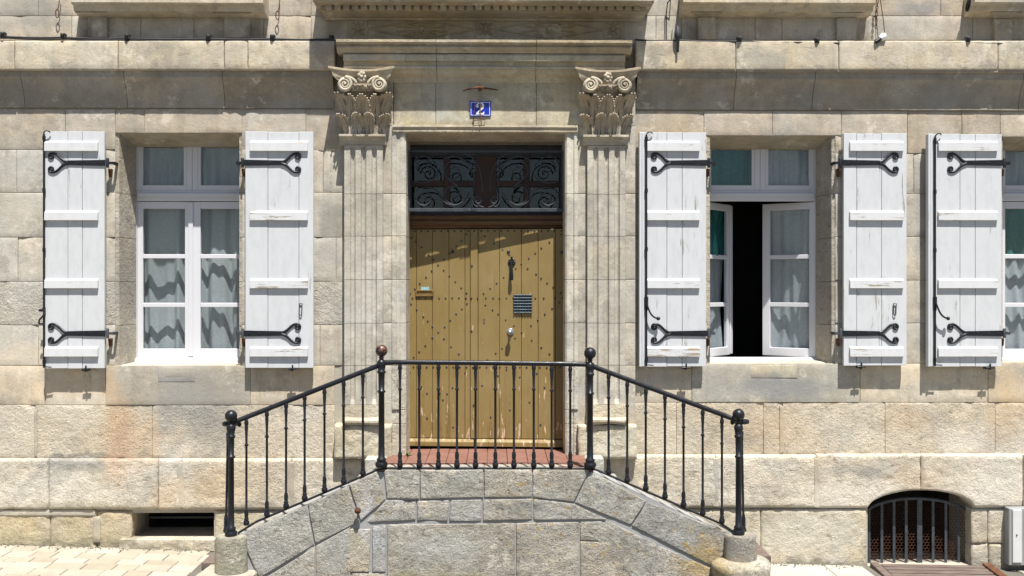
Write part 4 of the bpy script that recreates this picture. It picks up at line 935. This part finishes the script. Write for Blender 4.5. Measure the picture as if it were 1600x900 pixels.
while x < Cc(1515, 800).x:
    z = zlo + (hx * .85 if kx % 2 else 0)
    while z < zhi:
        pxx = 1356 + 161 * (x - Cc(1356, 800).x) / (Cc(1517, 800).x - Cc(1356, 800).x)
        if z < Cc(pxx, gar(pxx)).z - .03:
            for a, b in (((0, 0), (hx * .5, hx * .42)), ((0, 0), (-hx * .5, hx * .42)), ((0, 0), (0, -hx * .85))):
                m.tube([(x + a[0], yw, z + a[1]), (x + b[0] * 1.0, yw, z + b[1])], .0019, 3, cap=False)
        z += hx * 1.7 * 1.0
    x += hx * .5; kx += 1
tag(m.build('chicken_wire', M['rust'], GRL), kind='stuff')
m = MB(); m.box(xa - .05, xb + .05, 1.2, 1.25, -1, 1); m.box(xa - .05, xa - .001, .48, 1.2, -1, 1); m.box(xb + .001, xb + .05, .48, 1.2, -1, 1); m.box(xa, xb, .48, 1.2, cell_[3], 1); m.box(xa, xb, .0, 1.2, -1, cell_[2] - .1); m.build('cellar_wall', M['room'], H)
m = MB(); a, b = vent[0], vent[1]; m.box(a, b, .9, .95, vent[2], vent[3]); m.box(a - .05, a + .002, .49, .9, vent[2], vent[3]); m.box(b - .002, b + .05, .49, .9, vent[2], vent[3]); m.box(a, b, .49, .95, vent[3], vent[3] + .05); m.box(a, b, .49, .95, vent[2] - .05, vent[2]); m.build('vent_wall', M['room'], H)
m = MB(); m.box(a + .05, b - .05, .34, .36, vent[2] + .12, vent[2] + .14); m.build('vent_bar', M['irondull'], H)

# ------------------------------------------------------------ staircase
ST = thing('staircase', 'grey stone double stair with lichen rising to the red tiled landing', 'staircase', (X(760, .5), -.5, gz(0)))
FO = .95
SC = (.40, .385, .345); G2 = (.415, .41, .385)
def ss(c4, o=FO, c=SC, nm='stone', **k):
    a = dict(amp=.010, cell=.03, er=.008, mat='stair', rag=.010, g=.007, thick=.3); a.update(k); return stone(ST, c4, o, color=c, name=nm, **a)
# landing edge and sloping copings
for c4 in ([(599, 734), (656, 734), (656, 781), (604, 780)], [(656, 734), (756, 733), (756, 778), (656, 781)], [(756, 733), (832, 733), (832, 778), (756, 778)], [(832, 733), (922, 734), (897, 785), (832, 778)]):
    ss(c4, nm='coping_stone')
ss([(923, 735), (1011, 783), (986, 821), (898, 786)], nm='coping_stone'); ss([(1012, 784), (1152, 836), (1117, 888), (987, 822)], nm='coping_stone', c=(.35, .345, .32))
ss([(545, 757), (590, 735), (603, 781), (563, 815)], nm='coping_stone'); ss([(480, 788), (544, 758), (562, 816), (492, 851)], nm='coping_stone'); ss([(372, 834), (479, 789), (491, 852), (405, 905)], nm='coping_stone', c=(.38, .37, .34))
# second band
for c4 in ([(604, 781), (650, 782), (650, 813), (571, 817)], [(651, 782), (703, 781), (700, 815), (651, 814)], [(704, 781), (753, 780), (753, 816), (701, 815)], [(754, 780), (832, 779), (832, 813), (754, 815)], [(833, 779), (897, 787), (948, 812), (833, 813)]):
    ss(c4, FO - .003, c=G2)
# lower stones
for c4 in ([(604, 819), (805, 817), (805, 925), (604, 925)], [(806, 817), (905, 815), (905, 925), (806, 925)], [(906, 815), (950, 814), (1027, 850), (1010, 930), (906, 930)], [(1028, 851), (1116, 890), (1116, 940), (1011, 935)], [(493, 853), (548, 822), (548, 930), (493, 930)], [(410, 906), (492, 854), (492, 930), (410, 930)]):
    ss(c4[:4] if len(c4) == 4 else [c4[0], c4[1], c4[2], c4[3]], FO - .006, c=SC)
ss([(906, 815), (952, 814), (1010, 845), (906, 845)], FO - .0065, c=SC)
ss([(906, 845), (1027, 851), (1010, 932), (906, 932)], FO - .006, c=SC)
ss([(546, 826), (580, 826), (577, 895), (541, 895)], FO - .004, c=(.43, .38, .29), nm='repair_stone'); ss([(549, 895), (603, 895), (603, 930), (549, 930)], FO - .006, c=SC); ss([(581, 822), (603, 820), (603, 895), (581, 895)], FO - .006, c=(.40, .40, .40))
# mortar core of the parapet, body, steps
out = [(374, 838), (590, 738), (925, 738), (1148, 840), (1116, 960), (400, 960)]
m = MB(); q = [P(a, b, FO) for a, b in out]; m.prism([Vector((p.x, -FO + .015, p.z)) for p in q], (0, .24, 0)); m.build('parapet_core', M['gmortar'], ST)
lx0, lx1 = X(592, FO), X(928, FO)
m = MB(); m.box(lx0, lx1, -.69, -.045, -.4, ZLAND - .03); m.build('landing_core', M['gmortar'], ST)
for sd in (-1, 1):
    xe = lx0 if sd < 0 else lx1
    for k in range(1, 5):
        m = MB(); zt = ZLAND - .182 * k; m.box(xe + sd * (.262 * (k - 1) + .002), xe + sd * (.262 * k + .03), -.69, -.05, -.45, zt); m.build('step', M['stair'], ST, SC, bevel=.012)
zl = ZLAND; nx, ny = 10, 6; tx0, tx1 = X(604, .0), X(918, .0)
m0 = None; tw = (lx1 - lx0) / nx
for i in range(nx):
    for j in range(ny):
        ya = -.93 + j * .205; yb_ = ya + .205
        xa_, xb2 = lx0 + i * tw, lx0 + (i + 1) * tw
        if ya > -.06 or yb_ > -.06:
            if xb2 < X(634, 0) or xa_ > X(884, 0): continue
        m = MB(); m.box(xa_ + .002, xb2 - .002, ya + .002, yb_ - .002, zl - .03, zl + random.uniform(-.002, .002)); j_ = random.uniform(-.03, .03); m.build('floor_tile', M['tile'], ST, bevel=.004)
m = MB(); m.box(X(620, .0), X(900, .0), -.07, .5, ZLAND - .25, ZLAND - .032); m.build('threshold', M['gmortar'], ST)
for a, b in ((573, 606), (913, 941)):
    m = MB(); m.box(X(a, .2), X(b, .2), -.36, -.17, ZLAND - .2, ZLAND + .012); m.build('landing_curb', M['stair'], ST, (.56, .55, .5), bevel=.012)
# end piers
def pier(px, pyt, pyb, r, nm, c, base):
    t_ = P(px, pyt, 1.0); b_ = P(px, pyb, 1.0); m = MB(); cx_, cy_ = t_.x, -.97
    h = t_.z - b_.z; pts = [(r * (1.03 - .05 * i / 8 + .03 * noise.noise(Vector((px, i, 1)))), h * i / 8) for i in range(8)] + [(r * .97, h - .01), (r * .92, h)]
    m.lathe(pts, (cx_, cy_, b_.z), 22); PR = m.build(nm, M['stair'], ST, c); return cx_, cy_, b_.z
cx_, cy_, zb_ = pier(360, 838, 893, .138, 'round_pier', (.36, .35, .27), 0)
m = MB(); m.prism([Vector((X(303, 1.05), -1.22, -.4)), Vector((X(392, 1.05), -1.22, -.4)), Vector((X(398, 1.05), -.9, -.4)), Vector((X(398, 1.05), -.2, -.4)), Vector((X(322, 1.05), -.2, -.4))], (0, 0, zb_ + .4 - .004)); m.build('pier_base', M['stair'], ST, (.50, .46, .38), bevel=.02)
m = MB(); zz = zb_ + .001; m.box(X(322, .6), X(352, .6), -.75, -.2, zz - .05, zz + .01); m.build('step_tile', M['plank'], ST, bevel=.006)
cx_, cy_, zb_ = pier(1158, 836, 880, .14, 'round_pier', (.29, .28, .26), 0)
m = MB(); pts = [(.24, -.45), (.25, -.12), (.262, -.06), (.268, -.02), (.25, .015), (.20, .035), (.1, .04)]; m.lathe(pts, (cx_ + .005, cy_, zb_), 26)
m.v = [q + Vector((noise.noise(q * 9) * .014, noise.noise(q * 9 + Vector((5, 0, 0))) * .014, noise.noise(q * 7) * .01)) for q in m.v]; m.build('pier_base', M['stair'], ST, (.50, .48, .40))
m = MB(); m.box(X(1166, .6), X(1196, .6), -.8, -.2, zb_ - .05, zb_ + .01); m.build('step_tile', M['plank'], ST, bevel=.006)
m = MB(); p = P(560, 796, FO); m.lathe([(.008, 0), (.008, .035), (.027, .037), (.03, .05), (.018, .07), (.004, .074)], (p.x, -FO, p.z), 10, 'y'); m.build('bolt', M['rust'], ST)

# ------------------------------------------------------------ railing
RO = .93
def Q(px, py): return P(px, py, RO)
RA = thing('railing', 'black iron railing with ball topped newels along the stone double stair', 'railing', (X(760, RO), -RO, ZLAND))
def rail_y(px):
    if px < 597: return 569 + (597 - px) * (657 - 569) / (597 - 372.)
    if px < 922: return 565.5 + (px - 597) * 4 / 325.
    return 571 + (px - 922) * (656 - 571) / (1150 - 922.)
def foot_y(px):
    if px < 595: return 732 + (595 - px) * (824 - 732) / (595 - 380.)
    if px < 925: return 731
    return 731 + (px - 925) * (824 - 731) / (1140 - 925.)
def bal(hh):
    m = MB(); s = lambda r, h: (r, h)
    pr = [(.012, 0), (.024, .004), (.027, .02), (.026, .034), (.017, .045), (.021, .052), (.021, .06), (.015, .066), (.017, .08), (.019, .11), (.015, .125), (.017, .13), (.0105, .138), (.0105, hh * .735), (.017, hh * .74), (.018, hh * .75), (.0105, hh * .76), (.0115, hh * .84), (.016, hh * .91), (.013, hh * .925), (.018, hh * .94), (.020, hh * .955), (.015, hh * .975), (.009, hh)]
    m.lathe(pr, (0, 0, 0), 10); return m
proto = {}
for px in (385, 417, 447, 476, 507, 537, 567, 625, 655, 685, 714, 743, 774, 803, 834, 862, 891, 951, 980, 1009, 1039, 1068, 1098, 1128):
    a, b = Q(px, foot_y(px) - 1), Q(px, rail_y(px) + 1); h = round((b.z - a.z) * 50) / 50
    if h not in proto: proto[h] = bal(b.z - a.z).build('baluster', M['iron'], RA, loc=a)
    else: copy_of(proto[h], a, RA)
def newel(px, pyb, pyt, pball, o, brown=False):
    a, t_ = P(px, pyb, o), P(px, pyt, o); hh = t_.z - a.z; m = MB()
    pr = [(.03, 0), (.05, .004), (.055, .02), (.054, .04), (.036, .055), (.042, .06), (.042, .075), (.03, .085), (.0275, hh * .2), (.026, hh * .70), (.036, hh * .705), (.036, hh * .72), (.026, hh * .725), (.029, hh * .88), (.038, hh * .89), (.038, hh * .905), (.03, hh * .91), (.036, hh * .95), (.042, hh * .97), (.036, hh), (.02, hh + .012), (.016, hh + .03)]
    m.lathe(pr, (0, 0, 0), 14); N_ = m.build('newel', M['iron'], RA, loc=a)
    c = P(px, pball, o); m = MB(); m.ball((c.x, c.y, c.z), .054, 20); m.lathe([(.016, -.075), (.024, -.06), (.02, -.05)], tuple(c), 10); m.build('ball_finial', M['iron'], N_)
    if brown: N_.children[0]['label'] = 'ball finial with rust showing through the paint'; N_.children[0].data.materials[0] = M['rustball']
t = NT('rust_spotted_iron'); M['rustball'] = t.fin(t.mix(t.mr(t.noise(38, 5, .7), .5, .6), (.012, .013, .018), (.20, .085, .05)), .35)
newel(596, 730, 564, 548, RO, True); newel(922, 731, 568, 552, RO); newel(361, 838, 664, 650, .98); newel(1154, 836, 664, 648, .98)
# handrail, volute ends, lower rail
hl = [Q(372, rail_y(372))] + [Q(px, rail_y(px)) for px in (440, 520, 575, 590)] + [Q(597, 566.5), Q(640, 566), Q(760, 567), Q(880, 568.5), Q(922, 569.5)] + [Q(930, 574)] + [Q(px, rail_y(px)) for px in (990, 1070, 1130, 1148)]
def vol(pt, sg, z):                                         # flat curl round the newel head
    c = Vector((pt.x - sg * .0, pt.y, z)); out = []
    for i in range(15):
        a = i / 14 * 1.5 * math.pi; r = .085 - .025 * i / 14
        out.append(Vector((c.x + sg * (.02 + r * math.sin(a)), c.y - .03 + .055 * (1 - math.cos(a)) , z - .012 * i / 14)))
    return out
lv = vol(Q(366, 660), -1, hl[0].z - .028); rv = vol(Q(1152, 659), 1, hl[-1].z - .02)
m = MB(); m.tube(list(reversed(lv)) + hl + rv, .019, 8, (1.15, .85)); m.build('handrail', M['iron'], RA)
ll = [P(372, 833, RO + .01)] + [Q(px, foot_y(px)) for px in (400, 480, 560, 590)] + [Q(600, 731.5), Q(760, 731.5), Q(918, 731.5)] + [Q(px, foot_y(px)) for px in (932, 1000, 1080, 1128)] + [P(1146, 831, RO + .01)]
m = MB(); m.tube(ll, .0135, 6, (1.2, .8)); m.build('lower_rail', M['iron'], RA)
for pb_, pt_ in (((353, 832), (356, 676)), ((1162, 832), (1159, 674))):
    m = MB(); a, b = P(*pb_, .86), P(*pt_, .86)
    m.tube([a, a + Vector((0, 0, .02)), a + Vector((0, 0, .05)), a + Vector((0, 0, .08)), a + Vector((0, 0, .13)), a.lerp(b, .2), a.lerp(b, .9), b], [.022, .026, .018, .018, .017, .0105, .011, .017], 8); m.build('baluster', M['iron'], RA)

# ------------------------------------------------------------ small things on the facade
NP = thing('number_plate', 'small blue enamel house number plate reading 2 above the door', 'number plate', P(750, 182, OF))
p0, p1 = P(734, 182, OF + .01), P(767, 158, OF + .01)
m = MB(); m.box(p0.x, p1.x, -OF - .002, -OF - .012, p0.z, p1.z); m.build('plate', M['blue'], NP, bevel=.003)
m = MB(); e = .010; w_ = .005; y_ = -OF - .0125
ring(m, p0.x + e, p1.x - e, p0.z + e, p1.z - e, w_, y_ - .0015, y_); m.build('white_border', M['enamel'], NP)
cxn, czn = P(750.5, 170.5, OF).x, P(750.5, 170.5, OF).z; h2 = .118
pts = [(-.27, .20, .085), (-.28, .30, .07), (-.18, .43, .045), (0, .475, .04), (.17, .42, .075), (.23, .25, .10), (.15, .06, .09), (-.02, -.12, .06), (-.2, -.29, .05), (-.3, -.40, .06)]
m = MB()
sp = []
for i in range(len(pts) - 1):
    for k in range(4): sp.append([pts[i][j] + (pts[i + 1][j] - pts[i][j]) * k / 4 for j in range(3)])
sp.append(list(pts[-1]))
L_, R_ = [], []
for i, q in enumerate(sp):
    a, b = sp[max(0, i - 1)], sp[min(len(sp) - 1, i + 1)]; d = Vector((b[0] - a[0], 0, b[1] - a[1])).normalized(); n_ = Vector((-d.z, 0, d.x))
    c = Vector((q[0], 0, q[1])); L_.append(c + n_ * q[2]); R_.append(c - n_ * q[2])
f3 = lambda v, yy: Vector((cxn + v.x * h2, yy, czn + v.z * h2))
yy = y_ - .003
m.add([f3(v, yy) for v in L_] + [f3(v, yy) for v in R_], [(i, i + 1, len(sp) + i + 1, len(sp) + i) for i in range(len(sp) - 1)])
m.prism([f3(Vector(v), yy - .001) for v in ((-.33, 0, -.47), (.30, 0, -.47), (.34, 0, -.24), (.27, 0, -.24), (.2, 0, -.34), (-.33, 0, -.36))], (0, .002, 0))
m.lathe([(.115 * h2, 0), (.115 * h2, .0015)], (cxn - .24 * h2, yy, czn + .2 * h2), 12, 'y'); m.build('digit', M['enamel'], NP)
m = MB(); a, b, c = P(723, 142, .12), P(750, 136.5, .16), P(778, 140.5, .12)
m.tube([a, a.lerp(b, .5) + Vector((0, -.01, .004)), b, c.lerp(b, .5), c], [.005, .009, .013, .009, .005], 6); m.tube([b, b + Vector((0, .13, 0))], .02, 6); tag(m.build('iron_bracket', M['rust']), 'rusty pointed iron bracket sticking out above the blue number plate', 'bracket')
m = MB(); o_ = .17
for pts in ([(738, 196), (744, 158), (748, 158)], [(750, 160), (752, 196)], [(739, 196), (741, 188), (758, 187), (757, 196), (740, 196)]): m.tube([P(x, y_, o_ if i else OF + .03) for i, (x, y_) in enumerate(pts)], .0045, 5)
tag(m.build('wire_holder', M['rust']), 'bent rusty wire holder standing on the moulding below the number plate', 'wire')
# cable along the band, its clips, droppers
def cab(pts, o, r=.011): 
    out = []
    for (a, b), (c, d) in zip(pts, pts[1:]):
        for k in range(6): t_ = k / 6; out.append(P(a + (c - a) * t_, b + (d - b) * t_ + 1.2 * math.sin(t_ * math.pi), o))
    return out + [P(*pts[-1], o)]
clips = [(3, 57), (98, 58.5), (198, 60), (326, 60.5), (426, 60.5), (518, 61)]
m = MB(); m.tube(cab([(-400, 52)] + clips, .15), .009, 6); m.tube(cab([(-400, 54)] + [(x + 8, y_ + 2.5) for x, y_ in clips], .13), .007, 6); tag(m.build('cable', M['cable']), 'black cable lying along the stone band left of the door cornice', 'cable')
clips2 = [(992, 62), (1060, 63), (1155, 64.5), (1276, 66), (1378, 67.5), (1512, 66), (1600, 68)]
m = MB(); m.tube(cab(clips2 + [(2000, 70)], .15), .009, 6); m.tube(cab([(x + 6, y_ + 1.5) for x, y_ in clips2] + [(2000, 72)], .13), .007, 6); tag(m.build('cable', M['cable']), 'black cable lying along the stone band right of the door cornice', 'cable')
def clip(px, py, lab):
    m = MB(); p = P(px, py, .15); m.box(p.x - .024, p.x + .024, p.y - .02, p.y + .03, p.z - .022, p.z + .03); m.lathe([(.018, -.02), (.02, .012), (.008, .02)], (p.x, p.y - .018, p.z + .01), 8, 'y'); tag(m.build('cable_clip', M['cable'], bevel=.006), lab, 'cable clip', 'clips holding the cables on the stone band')
for (px, py), lab in zip([(5, 55), (99, 57), (199, 58), (326, 59), (426, 59), (518, 60), (1155, 62), (1276, 64), (1512, 62)],
    ('leftmost black clip on the left hand cable at the photo edge', 'black clip on the left cable under the hanging wire ring', 'black clip on the left cable below the left corbel of the upper sill', 'black clip on the left cable near the right corbel of the upper sill', 'black clip on the left cable below the second wire ring', 'black clip on the left cable touching the door cornice', 'black clip on the right cable below the middle upper sill, left one', 'black clip on the right cable below the middle upper sill, right one', 'black clip on the right cable before the rightmost upper sill')): clip(px, py, lab)
DC = thing('cable_coupling', 'black pointed cable coupling hanging over the band right of the cornice', 'cable coupling', P(1059, 62, .2))
m = MB(); p = P(1059, 56, .19); m.lathe([(.004, -.16), (.012, -.155), (.012, -.05), (.03, -.02), (.034, .03), (.02, .07), (.006, .10)], tuple(p), 10); m.build('coupling', M['irondull'], DC)
m = MB(); m.tube([p + Vector((0, 0, .09)), P(1060, 20, .18), P(1062, -20, .15)], .006, 5); m.build('dropper', M['cable'], DC)
m = MB(); m.tube([P(1041, 62, .03), P(1041, 20, .03), P(1043, 4, .05), P(1052, -6, .08), P(1052, -30, .05)], .006, 5); tag(m.build('wire', M['cable']), 'thin black wire running up the wall left of the pointed coupling', 'wire')
def wire_ring(px, py, lab):
    m = MB(); m.tube([P(px + 4, -15, .05), P(px + 2, py - 12, .05), P(px, py - 5, .05)], .0045, 5); c = P(px - .5, py, .05); m.tube([c + Vector((.016 * math.cos(k * math.pi / 6), 0, .042 * math.sin(k * math.pi / 6))) for k in range(13)], .005, 5, cap=False); tag(m.build('wire_ring', M['rust']), lab, 'wire ring', 'wire rings hanging from the upper windows')
wire_ring(90, 21, 'wire ring hanging on the wall left of the upper left sill'); wire_ring(434, 24, 'wire ring hanging on the wall between left sill and door cornice')
CH = thing('chain', 'rusty hanging chain with a pale glass insulator at its foot', 'chain', P(1378, 60, .06))
m = MB()
for k in range(9):
    c = P(1371 - k * .3 + (0 if k < 6 else 0), 2 + k * 5, .06); a = k % 2
    m.tube([c + Vector(((.010 * math.cos(i * math.pi / 5)) * (1 - a), .010 * math.cos(i * math.pi / 5) * a, .020 * math.sin(i * math.pi / 5))) for i in range(11)], .004, 4, cap=False)
m.tube([P(1374, -10, .06), P(1380, 30, .07), P(1382, 50, .08)], .0045, 5); m.build('links', M['rust'], CH)
m = MB(); a, b = P(1368, 66, .17), P(1384, 54, .16); m.tube([a, a.lerp(b, .45)], .02, 8); m.build('socket', M['iron'], CH)
m = MB(); m.tube([a.lerp(b, .46), a.lerp(b, .8), b], [.022, .036, .012], 10); m.build('insulator', M['enamel'], CH)
m = MB(); m.tube(bez(P(1527, -12, .12), P(1515, 0, .14), P(1512, 8, .12), P(1510, 18, .1), 6), [.02, .026, .03, .03, .026, .02, .012], 8); tag(m.build('insulator', M['iron']), 'black iron fixing hanging beside the rightmost upper sill', 'insulator')

# electricity box and cellar hatch at the right
MBX = thing('meter_box', 'pale grey utility box standing against the wall at the right edge', 'meter box', P(1620, 885, .1))
p0, p1 = P(1577, 884, .14), P(1680, 794, .14)
m = MB(); m.box(p0.x, p1.x, .0, -.135, p0.z, p1.z); m.build('cabinet', M['meterd'], MBX, bevel=.006)
m = MB(); m.box(p0.x + .03, p0.x + .12, -.13, -.15, p0.z + .03, p1.z - .012); m.build('edge_strip', M['meter'], MBX, bevel=.004)
m = MB(); m.box(p0.x + .15, p1.x - .02, -.13, -.155, p0.z + .03, p1.z - .012); m.build('door', M['meter'], MBX, bevel=.006)
m = MB(); q = P(1588.5, 836, .15); m.lathe([(.007, 0), (.007, .008)], (q.x, -.149, q.z), 8, 'y'); m.build('lock', M['iron'], MBX)
m = MB(); q = P(1576, 832, .1); m.box(q.x - .012, q.x + .004, -.12, -.09, q.z - .04, q.z + .05); m.build('hinge', M['irondull'], MBX, bevel=.003)
HT = thing('cellar_hatch', 'weathered sloping cellar hatch of narrow boards under the arched grille', 'hatch', (4.3, -.5, gz(4.3)))
hx0, hx1 = X(1364, .06), X(1520, .06); zh = P(1440, 880, .06).z
def hz(y): return zh + .0 + (y + .06) * .08
nb = 9
for k in range(nb):
    ya = -.07 - k * .085; m = MB(); e = random.uniform(-.003, .003)
    x0, x1 = hx0 + .0 + .07, hx1 - .0 + .10
    m.add([(x0, ya, hz(ya) + e), (x1, ya, hz(ya) + e - .02), (x1, ya - .062, hz(ya - .062) + e - .02), (x0, ya - .062, hz(ya - .062) + e)] + [(x0, ya, hz(ya) - .04), (x1, ya, hz(ya) - .06), (x1, ya - .062, hz(ya) - .06), (x0, ya - .062, hz(ya) - .04)], [(0, 1, 2, 3), (4, 7, 6, 5), (0, 4, 5, 1), (1, 5, 6, 2), (2, 6, 7, 3), (3, 7, 4, 0)]); m.build('board', M['plank'], HT, bevel=.004)
for x, mt, dz in ((hx0, 'plank', .005), (hx1 + .12, 'rust', -.01)):
    m = MB(); m.add([(x - .03, -.06, hz(-.06) + .012 + dz), (x + .05, -.06, hz(-.06) + .012 + dz), (x + .05, -.9, hz(-.9) + .012 + dz), (x - .03, -.9, hz(-.9) + .012 + dz), (x - .03, -.06, -.6), (x + .05, -.06, -.6), (x + .05, -.9, -.6), (x - .03, -.9, -.6)], [(0, 1, 2, 3), (4, 7, 6, 5), (0, 4, 5, 1), (1, 5, 6, 2), (2, 6, 7, 3), (3, 7, 4, 0)]); m.build('hatch_rim', M[mt], HT, bevel=.006)
m = MB()
for k in range(420):
    left = random.random() < .62; x = random.uniform(-5.6, -2.75) if left else random.choice((random.uniform(2.5, 3.6), random.uniform(5.0, 5.8)))
    yy_ = -.075 - abs(random.gauss(0, .05)); rr = random.uniform(.003, .011); c = Vector((x, yy_, gz(x) + rr * .5))
    a = [c + Vector((rr * math.cos(q), rr * math.sin(q), random.uniform(-.2, .2) * rr)) for q in (0, 1.3, 2.5, 3.8, 5.1)]
    m.add(a + [c + Vector((0, 0, rr * .8))], [(0, 1, 5), (1, 2, 5), (2, 3, 5), (3, 4, 5), (4, 0, 5)])
tag(m.build('grit', M['ground']), kind='stuff')
# weed in the corner of the landing
m = MB(); p = Vector((X(637, .1), -.13, ZLAND))
for k in range(14):
    a = random.uniform(0, 6.28); L = random.uniform(.03, .07); d = Vector((math.cos(a), math.sin(a), random.uniform(.3, 1.0))).normalized(); n_ = Vector((-d.y, d.x, 0)).normalized()
    m.add([p, p + d * L * .5 + n_ * .009, p + d * L, p + d * L * .5 - n_ * .009], [(0, 1, 2, 3)])
tag(m.build('weed', M['leaf']), 'tiny green weed growing at the left corner of the red landing', 'weed')
